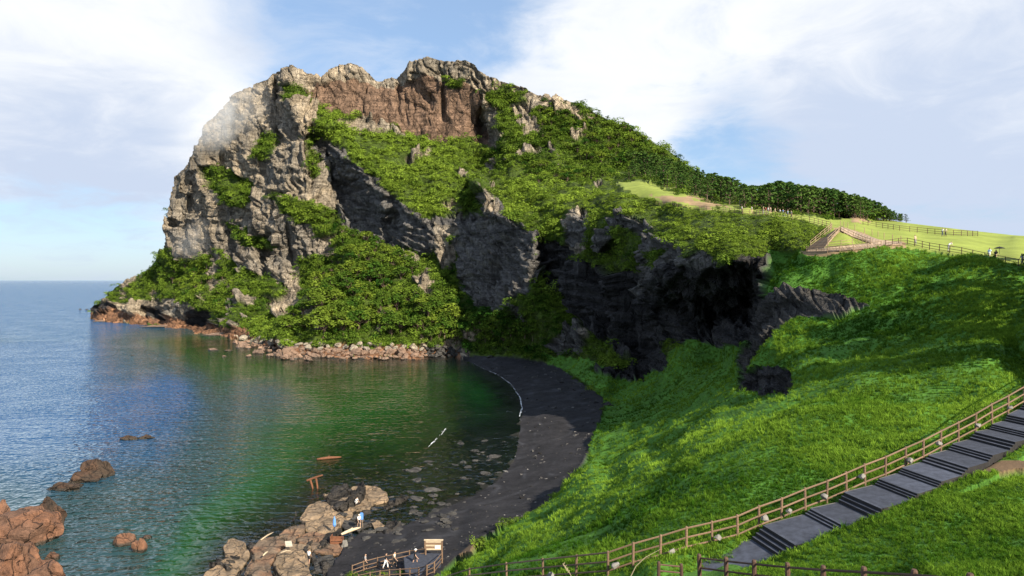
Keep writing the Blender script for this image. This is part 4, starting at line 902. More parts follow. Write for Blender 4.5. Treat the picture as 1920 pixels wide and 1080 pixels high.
# flat slabs of the near rock platform
def slab(name, poly, hgt, mat, label, seed, z0=0.1, group=None):
    pts = [sea(x, y, z0) for x, y in poly]; c = sum(pts, Vector())/len(pts); n = len(pts); r = np.random.default_rng(seed)
    ring = []
    for i in range(n):                                      # round the outline
        a, b = pts[i], pts[(i+1) % n]
        for t in (0.0, 0.25, 0.5, 0.75): ring.append(a.lerp(b, t))
    ring = [c+((ring[i-1]+ring[i]*6+ring[(i+1) % len(ring)])/8-c)*1.07 for i in range(len(ring))]
    P0 = np.array([(p-c)[:2] for p in ring]); m = len(P0); V = []; lev = [(1.0, -1.2), (1.02, 0.45), (0.985, 0.92), (0.93, 1.0), (0.66, 1.04), (0.42, 1.1), (0.2, 1.1)]
    hgt *= 0.42
    for s_, h_ in lev:
        q = P0*s_; zz = np.full(m, h_*hgt); V.append(np.column_stack([q, zz]))
    V = np.concatenate(V+[np.array([[0, 0, 1.1*hgt]])])
    w3 = V+np.array(c)
    V[:, 2] += np.where(V[:, 2] > 0, 1, 0)*(hgt*0.75*facet2(w3/np.array((2.4, 1.8, 1.5)), seed)+0.22*hgt*fbm(w3/0.9, 3))
    V[:, :2] += 0.16*np.stack([fbm(w3/1.0, 2), fbm(w3/1.0+20, 2)], -1)
    Fc = [(k*m+i, k*m+(i+1) % m, (k+1)*m+(i+1) % m, (k+1)*m+i) for k in range(len(lev)-1) for i in range(m)]+[((len(lev)-1)*m+i, (len(lev)-1)*m+(i+1) % m, len(lev)*m) for i in range(m)]
    b = MB(); b.add(V, Fc); o = b.build(name, mat); o.location = c; return tag(o, label, 'rock', group)
SL = [([(419,1028),(436,1015),(459,1028),(466,1043),(459,1056),(444,1075),(430,1095),(380,1095),(384,1078),(420,1058),(424,1048)], .8, M_slab, 'pale curved slab at the left end of the rock platform'),
 ([(470,1034),(491,1015),(513,1009),(536,1024),(519,1038),(515,1049),(504,1060),(511,1095),(455,1095),(464,1068),(478,1045)], .8, M_slabred, 'reddish slab with driftwood on it beside the pale curved slab'),
 ([(514,1060),(526,1041),(549,1024),(577,1028),(582,1039),(575,1068),(584,1090),(545,1095),(519,1073)], .9, M_slab, 'pale ridged slab in front of the standing person in white'),
 ([(524,1004),(545,992),(567,987),(571,998),(554,1011),(549,1021),(539,1015),(528,1011)], .7, M_slabred, 'brown angular slab at the water edge of the platform'),
 ([(558,1013),(582,1000),(586,1011),(575,1021),(562,1020)], .6, M_slabred, 'small brown block between two larger slabs'),
 ([(566,977),(579,955),(599,947),(624,957),(641,970),(648,976),(635,987),(629,1000),(605,1000),(575,994),(573,985)], 1.0, M_slab, 'large rounded grey-brown slab left of the furled blue parasol'),
 ([(584,1000),(605,1004),(622,1011),(642,1026),(657,1036),(624,1039),(586,1034),(582,1022)], .6, M_slabred, 'low brown slab in front of the driftwood log'),
 ([(609,929),(624,927),(646,932),(661,919),(699,917),(721,927),(725,940),(695,946),(691,955),(661,957),(639,955),(627,940)], .8, M_slab, 'rough layered slab farthest out on the platform'),
 ([(631,961),(657,959),(662,970),(650,976),(641,972)], .4, M_slab, 'small flat slab between the two largest slabs'),
 ([(695,977),(706,976),(721,987),(702,990)], .35, M_slab, 'thin triangular slab at the edge of the black sand'),
 ([(640,978),(668,976),(690,986),(668,996),(645,992)], .25, M_darkstone, 'dark flat slab under the person with the blue bag'),
 ([(590,1050),(620,1044),(640,1060),(615,1075),(592,1070)], .3, M_darkstone, 'dark low rock right of the standing person in white')]
for i, (poly, h, mt, lab) in enumerate(SL): slab('rock_slab', poly, h, mt, lab, 500+i)
FLAT = [rock_mesh('flat_stone', 360+k, M_darkstone, 2, (1, 0.8, 0.3)) for k in range(3)]
k = 0
while k < 70:
    x, y = random.uniform(640, 860), random.uniform(925, 1040)
    if y > 1040-0.25*(x-640)*0.9 or y < 905+0.0*(x): continue
    if abs(y-(975+(700-x)*0.12)) > 48: continue
    p = ground(x, y); r = random.uniform(.25, 1.1)
    tag(place('flat_stone', random.choice(FLAT), None, (p.x, p.y, max(p.z, -.05)), (random.uniform(-.15, .15), random.uniform(-.15, .15), random.random()*6.28), (r, r, r)), 'flat dark stone on the wet shore right of the rock platform', 'stone', 'flat stones on the wet shore'); k += 1
k = 0
while k < 75:
    x, y = random.uniform(700, 965), random.uniform(795, 935)
    if not inpoly(np.array([x]), np.array([y]), [(700,880),(780,850),(860,800),(955,800),(965,845),(930,895),(860,930),(760,945),(700,930)])[0]: continue
    p = sea(x, y, 0.0); r = random.uniform(.4, 2.0)
    tag(place('flat_stone', random.choice(FLAT), None, (p.x, p.y, random.uniform(-.34, -.02)*r**.5), (random.uniform(-.1, .1), random.uniform(-.1, .1), random.random()*6.28), (r, r*.8, r*.6)), 'dark rock awash in the shallows beside the black beach', 'stone', 'rocks awash beside the beach'); k += 1
for i, (x, y, w, lab) in enumerate([(1003, 708, 14, 'dark rock lying on the black sand at the far end of the beach'), (985, 689, 9, 'small dark rock near the inner end of the beach'), (1040, 697, 11, 'dark rock at the grass foot of the far beach'), (1140, 760, 28, 'dark rock half under grass at the right edge of the beach'),
                                    (1035, 697, 8, 'small dark stone beside the grass foot of the far beach'), (960, 666, 14, 'dark rock among the stones where the beach starts'), (920, 670, 16, 'dark rock nearest the inner waterline of the beach')]):
    p = ground(x, y); r = w/2/F*p.y
    tag(place('beach_rock', rock_mesh('beach_rock', 600+i, M_darkstone, 3, (r, r*.8, r*.55)), None, p), lab, 'rock')

# ------------------------------------------------------------------ wood, fences, stairs
M_wood = plain('fence_wood', (0.155, 0.098, 0.062), 0.75, 0.3, 3, 0.01, stretch=(1, 1, 6))
M_wood2 = plain('grey_deck_wood', (0.30, 0.22, 0.15), 0.8, 0.3, 3)
M_woodpale = plain('pale_stair_wood', (0.27, 0.19, 0.12), 0.8, 0.25, 3)
M_wooddarkshade = plain('dark_shaded_fence_wood', (0.075, 0.042, 0.028), 0.7, 0.3, 4, 0.01)  # dark copy of the fence wood; paints the corner fence's shade
M_step = plain('dark_stair_mat', (0.046, 0.052, 0.072), 0.8, 0.4, 2.2, 0.01)
M_riser = plain('stair_riser', (0.022, 0.020, 0.020), 0.8, 0.3, 5)
M_kerb = plain('stair_edge', (0.12, 0.11, 0.10), 0.9, 0.3, 4)
def post_mesh(h, r, mat, n=8):
    b = MB(); b.tube([(0, 0, -0.45), (0, 0, h-0.05), (0, 0, h)], [r, r, r*0.72], n)
    b.tube([(0, 0, h*0.70), (0, 0, h*0.73)], r*1.12, n); return b.mesh('post', mat)
def rail_between(a, b_, r, mat, root, cache={}):
    key = (mat.name, round(r, 4))
    if key not in cache:
        mb = MB(); mb.tube([(0, 0, 0), (0, 0, 0.33), (0, 0, 0.66), (0, 0, 1)], [r, r*1.04, r*.97, r], 6); cache[key] = mb.mesh('rail', mat)
    d = b_-a; o = bpy.data.objects.new('rail', cache[key]); COL.objects.link(o)
    o.location = a-root.location; o.rotation_euler = d.to_track_quat('Z', 'Y').to_euler(); o.scale = (1, 1, d.length); o.parent = root; return o
def fence(label, bases, h, r, mat, heights, rr, group=None, name='wooden_fence', gaps=()):
    root = empty(name, bases[0]); pm = post_mesh(h, r, mat)
    for p in bases: place('post', pm, root, p-root.location, (random.uniform(-.03, .03), random.uniform(-.03, .03), random.random()*6))
    for i in range(len(bases)-1):
        if i in gaps: continue
        for hh in heights: rail_between(bases[i]+Vector((0, 0, hh*h)), bases[i+1]+Vector((0, 0, hh*h)), rr, mat, root)
    return tag(root, label, 'fence', group)
def along(pts, spacing):
    """points on the ground along a photo polyline, about every 'spacing' metres"""
    W_ = [];
    for i in range(len(pts)-1):
        for t in np.linspace(0, 1, 40, endpoint=False): W_.append(ground(pts[i][0]+(pts[i+1][0]-pts[i][0])*t, pts[i][1]+(pts[i+1][1]-pts[i][1])*t))
    W_.append(ground(*pts[-1])); out = [W_[0]]; acc = 0
    for i in range(1, len(W_)):
        acc += (W_[i]-W_[i-1]).length
        if acc >= spacing: out.append(W_[i]); acc = 0
    return out
fb = [world(x, y, d) for x, y, d in FENCE]
fence('long lit wooden rail fence running up beside the dark stairs', fb, 1.2, 0.065, M_wood, (0.93, 0.55, 0.17), 0.045)
db = [world(x, y, d) for x, y, d in DFENCE[2:]]
fence('wooden fence along the bottom right corner, its shade put into the colour', db, 1.08, 0.085, M_wooddarkshade, (0.86, 0.5), 0.04)
db = [world(x, y, d) for x, y, d in DFENCE[:2]]
fence('short fence piece left of the corner fence, its shade put into the colour', db, 0.62, 0.07, M_wooddarkshade, (0.8, 0.4), 0.035)
UF = [('wooden fence along the upper path where the walkers are', [(1230,384),(1280,391),(1370,399),(1440,404.5),(1480,411),(1520,417),(1558,427)], 2.2),
      ('left handrail fence of the wooden stairs below the upper path', [(1560,429),(1540,446),(1511,470)], 2.0), ('right handrail fence of the wooden stairs', [(1574,436),(1560,450),(1546,464)], 2.0),
      ('fence on the lower side of the ramp beside the wooden stairs', [(1577,435),(1600,447),(1625,458),(1648,463)], 2.0), ('post line on the lawn side of the ramp', [(1576,424),(1600,431),(1630,440),(1660,449),(1690,455)], 2.6),
      ('fence along the front of the walkway below the wooden stairs', [(1512,474),(1560,474),(1620,469),(1655,464)], 2.0), ('inner fence of the walkway at the foot of the stairs', [(1552,466),(1580,463),(1608,460)], 2.0),
      ('dark fence along the cliff-top path on the right', [(1660,463),(1690,458),(1700,458),(1745,468.5),(1800,477),(1860,491),(1920,503),(1990,519)], 2.0), ('far fence crossing the lawn in front of the pine wood', [(1618,421),(1650,427),(1690,433),(1760,440),(1800,442),(1835,443)], 2.2)]
for lab, pl, sp in UF:
    dark = 'dark' in lab or 'far' in lab; noR = 'post line' in lab
    fence(lab, along(pl, sp), 1.1, 0.055, M_wooddarkshade if dark else (M_woodpale if 'stairs' in lab or 'ramp' in lab else M_wood), () if noR else (0.93, 0.55, 0.2), 0.04)
# wooden stairs and walkway below the upper path
def timber_stair(label, L, Rr, n):
    root = empty('wooden_stairs', ground(*L[-1])); 
    for i in range(n):
        t = i/(n-1); a = ground(L[0][0]+(L[1][0]-L[0][0])*t, L[0][1]+(L[1][1]-L[0][1])*t); b = ground(Rr[0][0]+(Rr[1][0]-Rr[0][0])*t, Rr[0][1]+(Rr[1][1]-Rr[0][1])*t)
        zz = (a.z+b.z)/2+0.18; d = b-a; d.z = 0; m = (a+b)/2; ang = math.atan2(d.y, d.x)
        bb = MB(); bb.box((0, 0, 0), (d.length, 0.34, 0.12)); o = bb.build('tread', M_wood2, root); o.location = Vector((m.x, m.y, zz))-root.location; o.rotation_euler = (0, 0, ang)
    return tag(root, label, 'stairs')
timber_stair('weathered wooden stairs climbing to the upper path', [(1562,430),(1513,470)], [(1574,436),(1546,465)], 24)
def walkway(label, far, near, n):
    root = empty('boardwalk', ground(*far[0]))
    def lerp(L, t):
        q = t*(len(L)-1); i = min(int(q), len(L)-2); u = q-i; return ground(L[i][0]+(L[i+1][0]-L[i][0])*u, L[i][1]+(L[i+1][1]-L[i][1])*u)
    for i in range(n):
        t0, t1 = i/n, (i+0.93)/n; V = [lerp(far, t0), lerp(near, t0), lerp(near, t1), lerp(far, t1)]
        V = [v+Vector((0, 0, 0.22)) for v in V]; c = sum(V, Vector())/4; b = MB(); b.add([v-c for v in V]+[v-c-Vector((0, 0, .14)) for v in V], [(0, 1, 2, 3), (7, 6, 5, 4), (0, 4, 5, 1), (1, 5, 6, 2), (2, 6, 7, 3), (3, 7, 4, 0)])
        o = b.build('plank', M_wood2, root); o.location = c-root.location
    return tag(root, label, 'walkway')
walkway('grey timber ramp descending right from the wooden stairs', [(1578,427),(1605,436),(1650,452),(1690,456)], [(1577,435),(1600,446),(1648,462),(1692,460)], 26)
walkway('timber walkway at the foot of the wooden stairs', [(1514,470),(1560,466),(1610,461),(1650,456)], [(1514,474),(1560,473),(1620,468),(1652,463)], 26)
# dark stairs beside the lit fence
LG = [((1410,1018),(1437,990),4),((1509,971),(1523,959),3),((1572,948),(1587,928),3),((1640,915),(1651,903),3),((1684,893),(1694,882),3),((1729,872),(1745,858),3),((1778,849),(1789,837),3),((1818,829),(1832,814),3),((1855,810),(1863,800),3),((1883,794),(1892,782),3),((1912,772),(1922,760),3),((1952,748),(1962,735),3),((1996,724),(2006,711),3),((2042,700),(2052,687),3),((2090,673),(2100,660),3)]
def DL(px): return float(np.interp(px, [f[0] for f in FENCE], [f[2] for f in FENCE]))-0.75
WV = Vector((0.55, -2.75, 0.0))
def stair_run():
    root = empty('staircase', world(1410, 1018, DL(1410)))
    def slab_part(name, a, b, z0, z1, th, mat):
        V = [Vector((a.x, a.y, z0)), Vector((b.x, b.y, z1)), Vector((b.x, b.y, z1))+WV, Vector((a.x, a.y, z0))+WV]
        c = sum(V, Vector())/4; m = MB(); m.add([v-c for v in V]+[v-c-Vector((0, 0, th)) for v in V], [(3, 2, 1, 0), (4, 5, 6, 7), (0, 1, 5, 4), (1, 2, 6, 5), (2, 3, 7, 6), (3, 0, 4, 7)], 0)
        m.m = [0, 1, 1, 1, 1, 1]; o = m.build(name, [mat, M_riser], root); o.location = c-root.location; return o
    up = Vector((0, 0, 0.16)); prev = world(1220, 1069, DL(1220))+up; pre2 = world(1090, 1112, DL(1090))+up
    slab_part('landing', pre2, prev, pre2.z, prev.z, .45, M_step)
    for (x0, y0), (x1, y1), n in LG:
        a = world(x0, y0, DL(x0))+up; b = world(x1, y1, DL(x1))+up
        land = slab_part('landing', prev, a, prev.z, a.z, .45, M_step)
        k1 = slab_part('edging', prev-WV*0.05, a-WV*0.05, prev.z-0.02, a.z-0.02, .30, M_kerb); k1.parent = land; k1.location = k1.location-land.location
        for i in range(n):
            t0, t1 = i/n, (i+1)/n; p, q = a.lerp(b, t0), a.lerp(b, t1); z = a.z+(b.z-a.z)*t1
            slab_part('step', p, q-(q-p)*0.02, z, z, .42, M_step)
        prev = b
    end = world(2168, 628, DL(2168))+up; slab_part('landing', prev, end, prev.z, end.z, .45, M_step)
    return tag(root, 'dark stairs with long landings climbing right beside the lit fence', 'stairs')
stair_run()
# pale round stones beside the lit fence
M_pale = plain('pale_stone', (0.17, 0.16, 0.145), 0.85, 0.2, 3, 0.02)
for i, (x, y, w) in enumerate([(1033,1082,15),(1153,1062,15),(1260,1036,13),(1346,1010,14),(1434,974,15),(1480,960,12),(1546,934,14),(1617,895,13),(1706,866,13),(1760,833,10),(1834,799,10),(1894,766,9)]):
    d = DL(x)+0.35; p = world(x, y, d); r = w/2/F*d
    tag(place('round_stone', rock_mesh('round_stone', 700+i, M_pale, 3, (r*1.1, r, r*.95), 0.12), None, p+Vector((0, 0, r*.35))), 'pale rounded stone at the foot of the lit fence, number %s counting from the left' % ['one', 'two', 'three', 'four', 'five', 'six', 'seven', 'eight', 'nine', 'ten', 'eleven', 'twelve'][i], 'stone', 'pale stones along the lit fence')
# ------------------------------------------------------------------ people
M_skin = plain('skin', (0.42, 0.26, 0.18), 0.6, 0.08, 6); M_hair = plain('hair', (0.015, 0.012, 0.010), 0.6, 0.2, 8)
def cloth(name, c): return MATS.get(name) or plain(name, c, 0.85, 0.12, 6)
CL = {'white': (0.75, 0.74, 0.72), 'black': (0.02, 0.02, 0.022), 'blue': (0.10, 0.25, 0.60), 'lightblue': (0.42, 0.55, 0.75), 'cream': (0.68, 0.58, 0.42), 'grey': (0.25, 0.25, 0.26), 'navy': (0.03, 0.04, 0.09), 'tan': (0.45, 0.33, 0.22), 'red': (0.45, 0.07, 0.05), 'khaki': (0.30, 0.25, 0.16)}
def skin_mesh(name, chains, mat, sub=1):
    """connected chains of (point, radius) grown into one continuous tapered surface"""
    me = bpy.data.meshes.new(name); V = []; E = []; Rr = []; look = {}
    for ch in chains:
        prev = None
        for p, r in ch:
            k = tuple(round(c, 4) for c in p)
            if k not in look: look[k] = len(V); V.append(p); Rr.append(r)
            i = look[k]
            if prev is not None and prev != i: E.append((prev, i))
            prev = i
    me.from_pydata(V, E, []); o = bpy.data.objects.new(name, me); COL.objects.link(o)
    md = o.modifiers.new('skin', 'SKIN'); md.use_smooth_shade = True
    for i, sv in enumerate(me.skin_vertices[0].data):
        rr = Rr[i]; sv.radius = rr if isinstance(rr, tuple) else (rr, rr); sv.use_root = (i == 0)
    o.modifiers.new('sub', 'SUBSURF').levels = sub; o.modifiers['sub'].render_levels = sub
    dg = bpy.context.evaluated_depsgraph_get(); out = bpy.data.meshes.new_from_object(o.evaluated_get(dg)); out.name = name
    bpy.data.objects.remove(o); bpy.data.meshes.remove(me)
    out.materials.clear(); out.materials.append(mat); return out
def joints(pose):
    """joint positions for a 1.70 m figure facing -Y"""
    J = {}
    st = {'stand': 0.06, 'walk': 0.26, 'crouch': 0.1, 'lean': 0.1}[pose]; hip = 0.92 if pose != 'crouch' else 0.38; bend = {'stand': 0.0, 'walk': 0.04, 'crouch': 0.22, 'lean': 0.34}[pose]
    J['hip'] = (0, 0, hip); J['waist'] = (0, -bend*.35, hip+0.16); J['chest'] = (0, -bend*.8, hip+0.38-bend*.2); J['neck'] = (0, -bend*1.15, hip+0.55-bend*.4); J['chin'] = (0, -bend*1.3-0.01, hip+0.61-bend*.45); J['head'] = (0, -bend*1.45-0.015, hip+0.70-bend*.5); J['crown'] = (0, -bend*1.5, hip+0.775-bend*.5)
    for s, side in ((-1, 'R'), (1, 'L')):
        f = st*s
        if pose == 'crouch': J['hip'+side] = (0.09*s, 0, hip-0.02); J['knee'+side] = (0.13*s, -0.36, hip+0.06); J['ankle'+side] = (0.12*s, -0.14, 0.07); J['toe'+side] = (0.13*s, -0.34, 0.03)
        else: J['hip'+side] = (0.09*s, 0, hip-0.04); J['knee'+side] = (0.10*s, -f*0.6-0.03, 0.49); J['ankle'+side] = (0.10*s, f*-0.9+(0.05 if f < 0 else 0), 0.08); J['toe'+side] = (0.11*s, f*-0.9-0.17, 0.03)
        n = J['neck']; J['sh'+side] = (0.175*s, n[1], n[2]-0.07); J['el'+side] = (0.24*s, n[1]-0.02+f*.35, n[2]-0.36); J['wr'+side] = (0.22*s, n[1]-0.16+f*.6, n[2]-0.58)
        if pose == 'crouch': J['el'+side] = (0.24*s, n[1]-0.12, n[2]-0.33); J['wr'+side] = (0.10*s, n[1]-0.33, n[2]-0.40)
    return J
POSES = {}
def pose_meshes(pose):
    if pose in POSES: return POSES[pose]
    J = joints(pose); body = [[(J['hip'], (.12, .10)), (J['waist'], (.12, .09)), (J['chest'], (.14, .10)), (J['neck'], .055), (J['chin'], (.070, .085)), (J['head'], (.080, .098)), (J['crown'], (.052, .06))]]
    # head: nose and ears as small spurs
    h = J['head']; body += [[(h, (.080, .098)), ((0, h[1]-0.115, h[2]-0.02), .016)], [(h, (.080, .098)), ((.088, h[1]+.01, h[2]), .016)], [(h, (.080, .098)), ((-.088, h[1]+.01, h[2]), .016)]]
    for sd_ in 'RL':
        s = -1 if sd_ == 'R' else 1
        body.append([(J['hip'], (.12, .10)), (J['hip'+sd_], .088), (J['knee'+sd_], .056), (J['ankle'+sd_], .038), (J['toe'+sd_], .032)])
        w = Vector(J['wr'+sd_]); e = Vector(J['el'+sd_]); d = (w-e).normalized(); palm = w+d*0.075
        body.append([(J['chest'], (.14, .10)), (J['sh'+sd_], .058), (J['el'+sd_], .042), (tuple(w), .027), (tuple(palm), (.038, .018))])
        ac = Vector((0, -1, 0.2)).cross(d).normalized()
        for k, L in enumerate((.062, .075, .082, .072)):     # four fingers, slightly curled, and a thumb from the side of the palm
            b = palm+d*0.012+ac*(k-1.5)*0.019; m1 = b+d*L*.55+Vector((0, -.012, 0)); m2 = m1+d*L*.4+Vector((0, -.022, 0)); body.append([(tuple(palm), (.038, .018)), (tuple(b), .010), (tuple(m1), .009), (tuple(m2), .007)])
        tb = w+d*0.03+ac*-0.03*1; body.append([(tuple(w), .027), (tuple(tb), .011), (tuple(tb+d*.03-ac*.022), .010), (tuple(tb+d*.055-ac*.022), .008)])
    hips = [[(J['hip'], (.14, .125)), (J['waist'], (.135, .11))]]; shorts = [list(hips[0])]; 
    for sd_ in 'RL':
        hi, kn, an = Vector(J['hip'+sd_]), Vector(J['knee'+sd_]), Vector(J['ankle'+sd_])
        hips.append([(J['hip'], (.14, .125)), (tuple(hi), .105), (tuple(kn), .076), (tuple(an+(kn-an)*.12), .062)])
        shorts.append([(J['hip'], (.14, .125)), (tuple(hi), .108), (tuple(hi.lerp(kn, .8)), .09)])
    top = [[(J['waist'], (.15, .125)), (J['chest'], (.165, .125)), (tuple(Vector(J['neck'])-Vector((0, 0, .03))), (.085, .075))]]
    top[0].insert(0, (tuple(Vector(J['hip'])+Vector((0, 0, .03))), (.155, .135)))
    for sd_ in 'RL': sh, el = Vector(J['sh'+sd_]), Vector(J['el'+sd_]); top.append([(J['chest'], (.165, .125)), (tuple(sh), .074), (tuple(sh.lerp(el, .72)), .066)])
    hair = [[((0, h[1]+.02, h[2]-.03), (.088, .085)), ((0, h[1]+.012, h[2]+.03), (.092, .105)), ((0, h[1]+.01, h[2]+.085), (.07, .08))]]
    shoes = MB()
    for sd_ in 'RL': a, t = Vector(J['ankle'+sd_]), Vector(J['toe'+sd_]); shoes.tube([(a.x, a.y+.05, .035), (a.x, (a.y+t.y)/2, .045), (t.x, t.y-.03, .03)], [.035, .048, .035], 8)
    POSES[pose] = (skin_mesh('body', body, M_skin), skin_mesh('trousers', hips, M_skin), skin_mesh('shorts', shorts, M_skin), skin_mesh('shirt', top, M_skin), skin_mesh('hair', hair, M_hair), shoes.mesh('shoes', cloth('cloth_black', CL['black']), True), J)
    return POSES[pose]
def person(px, py, label, shirt, legs, pose='stand', rz=0.0, short=False, hat=None, hgt=1.7, group=None, zoff=0.0):
    body, tro, sho, shi, hair, shoes, J = pose_meshes(pose); p = ground(px, py)+Vector((0, 0, zoff)); o = empty('person', p, rz); sc = hgt/1.7
    def part(nm, me, m=None):
        if m is not None: me = me.copy(); me.materials.clear(); me.materials.append(m)
        return place(nm, me, o, scl=(sc, sc, sc))
    part('body', body); part('shorts' if short else 'trousers', sho if short else tro, cloth('cloth_'+legs, CL[legs])); part('shirt', shi, cloth('cloth_'+shirt, CL[shirt])); part('shoes', shoes)
    hd = J['head']
    if hat:
        b = MB(); b.tube([(0, hd[1], hd[2]+.035), (0, hd[1], hd[2]+.05)], [.17, .16], 14); b.tube([(0, hd[1], hd[2]+.04), (0, hd[1], hd[2]+.12), (0, hd[1], hd[2]+.14)], [.105, .095, .06], 12)
        me = b.mesh('hat', cloth('cloth_'+hat, CL[hat]), True); place('hat', me, o, scl=(sc, sc, sc))
    else: part('hair', hair)
    return tag(o, label, 'person', group)
person(579, 1067, 'person in a white shirt and dark shorts on the pale ridged slab', 'white', 'black', 'stand', 2.6, True, zoff=.55)
person(673, 990, 'person in a white top, dark shorts and pale hat by the blue bag', 'white', 'black', 'walk', 0.6, True, 'cream', zoff=.1)
person(666, 952, 'crouching person in white on the outermost slab', 'white', 'white', 'crouch', 1.2, zoff=.5)
person(778, 1064, 'person in black with a white cap on the small beach deck', 'black', 'black', 'walk', 1.4, True, 'white', zoff=.25)
person(739, 1065, 'person in a long cream shirt on the beach steps', 'cream', 'black', 'walk', 1.4, zoff=.1)
person(723, 1068, 'person in dark top and white trousers on the beach steps', 'black', 'white', 'walk', 1.5, zoff=.1)
person(685, 1069, 'dark-haired person in grey lowest on the beach steps', 'grey', 'black', 'stand', 1.5, zoff=.1)
um = person(1867, 491, 'person in black carrying an open black umbrella on the right path', 'black', 'tan', 'walk', 1.9, True)
person(1855, 487, 'person in a light blue shirt walking beside the umbrella', 'lightblue', 'white', 'walk', 1.9, True)
person(1778, 472, 'person in white bending at the cliff-top fence', 'white', 'grey', 'lean', 1.6)
person(1716, 460, 'person in tan behind the fence bend above the dark slope', 'tan', 'grey', 'stand', .4)
person(1767, 443, 'person in a white shirt beside the far lawn fence', 'white', 'navy', 'walk', 1.7, hgt=1.6)
person(1773, 443, 'person in cream beside the far lawn fence', 'cream', 'black', 'walk', 1.7, hgt=1.55)
person(1917, 499, 'person in grey at the right end of the cliff-top path', 'grey', 'navy', 'walk', -1.6)
walkers = [(1391, 400.5, 'white', 'black', 'leftmost walker on the upper path, in white'), (1410, 401.5, 'white', 'tan', 'walker in white and tan second from the left on the upper path'), (1431, 403, 'tan', 'grey', 'walker in tan on the upper path in front of the wood'), (1436, 403.3, 'red', 'khaki', 'walker in a red top on the upper path'),
           (1440, 403.8, 'white', 'navy', 'walker in white with navy trousers mid-group on the upper path'), (1445, 404.3, 'cream', 'tan', 'walker in cream mid-group on the upper path'), (1453, 405.6, 'cream', 'khaki', 'walker in cream and khaki right of the middle group'), (1463, 407.4, 'white', 'black', 'walker in white beside the two in blue'),
           (1468, 408.4, 'blue', 'navy', 'walker in strong blue on the upper path'), (1472, 409.2, 'black', 'grey', 'walker in black between the two in blue'), (1477, 410.2, 'lightblue', 'navy', 'walker in light blue nearest on the upper path'), (1484, 411.4, 'grey', 'black', 'rightmost walker on the upper path, in grey')]
for i, (x, y, a, b, lab) in enumerate(walkers): person(x, y-1.2, lab, a, b, 'walk' if i % 2 else 'stand', (1.5, -1.6)[i % 2], False, None, 1.62+.1*((i*7) % 3)/2, 'walkers on the upper path')
# umbrella in the hand of the person on the right path
M_umb = cloth('cloth_black', CL['black']); M_metal = plain('dark_metal', (0.05, 0.05, 0.055), 0.4, 0.1, 5, metal=0.8)
def parasol(loc, r, h, mat, label, closed=False):
    o = empty('umbrella', loc); b = MB()
    if not closed:
        n = 16; V = [(0, 0, h)]; Fc = []
        for k, (rr, dz) in enumerate([(.4, -.06), (.75, -.17), (1.0, -.30)]):
            V += [(math.cos(2*math.pi*i/n)*r*rr*(1 if i % 2 == 0 else .95), math.sin(2*math.pi*i/n)*r*rr*(1 if i % 2 == 0 else .95), h+dz*r*1.2+(0 if i % 2 else -.01)) for i in range(n)]
        Fc = [(0, 1+i, 1+(i+1) % n) for i in range(n)]+[(1+k*n+i, 1+(k+1)*n+i, 1+(k+1)*n+(i+1) % n, 1+k*n+(i+1) % n) for k in range(2) for i in range(n)]
        b.add(V, Fc)
    else: b.tube([(0, 0, h*.28), (0, 0, h*.4), (0, 0, h*.7), (0, 0, h*.96)], [.10, r, r*.8, .03], 9)
    b.build('canopy', mat, o); s = MB(); s.tube([(0, 0, 0), (0, 0, h+.06)], .022, 6); s.build('shaft', M_metal, o); return tag(o, label, 'umbrella')
u = um.location; parasol(Vector((u.x+.42, u.y-.15, u.z+1.05)), .72, 1.05, M_umb, 'open black umbrella held over the right path')
M_blue = cloth('cloth_blue', CL['blue'])
parasol(ground(627, 1000)+Vector((0, 0, .3)), .22, 2.0, M_blue, 'furled blue parasol standing among the slabs', True)
# blue bag on a stand beside the hatted person
b = MB(); p = ground(678, 989); o = empty('blue_bag', p)
b.box((0, 0, 1.45), (.42, .3, .75)); b.box((0, 0, 1.88), (.3, .2, .14)); b.build('bag', M_blue, o); s = MB()
for q in (-1, 1): s.tube([(q*.16, 0, 0), (q*.1, 0, 1.1)], .03, 6)
s.build('stand', M_wood2, o); tag(o, 'bright blue bag on a wooden stand beside the person in a pale hat', 'bag')

# ------------------------------------------------------------------ small things on the shore
M_drift = plain('driftwood', (0.45, 0.36, 0.25), 0.85, 0.25, 2, 0.02, stretch=(1, 1, 5)); M_rust = plain('rust_timber', (0.15, 0.062, 0.032), 0.8, 0.3, 4, 0.02)
def log(name, a, b, r, mat, label, bend=.12):
    d = b-a; m = a+d*.5+Vector((0, bend, bend*.5)); g_ = MB(); g_.tube([Vector(), (m-a)*.5+Vector((0, bend*.4, 0)), m-a, (m-a)*.5+d*.5, d], [r*.7, r, r*1.1, r*.85, r*.45], 8)
    g_.tube([(m-a)*.8, (m-a)*.8+Vector((.3, .2, .3))*r*6], [r*.5, r*.2], 6); o = g_.build(name, mat, None, True); o.location = a; return tag(o, label, 'driftwood')
up = Vector((0, 0, .35))
log('driftwood_log', ground(640, 1007)+up, ground(676, 994)+up, .2, M_drift, 'long pale driftwood log behind the low brown slab')
log('driftwood_stick', ground(489, 1024)+up*2.2, ground(513, 1009)+up*2.2, .09, M_drift, 'straight driftwood stick on the reddish slab')
log('driftwood_stick', ground(493, 1053)+up*2, ground(503, 1045)+up*2, .09, M_drift, 'short driftwood stick in the middle of the reddish slab')
log('driftwood_stick', ground(526, 1050)+up*2.4, ground(546, 1046)+up*2.4, .07, M_drift, 'thin stick along the pale ridged slab')
log('driftwood_stick', ground(420, 1030)+up*2, ground(438, 1018)+up*2, .10, M_drift, 'driftwood stick on the tip of the pale curved slab')
log('floating_log', sea(594, 861, .15), sea(640, 857, .2), .24, M_rust, 'rust-orange log floating in the green cove', .1)
o = empty('timber_frame', sea(586, 916, 0)); 
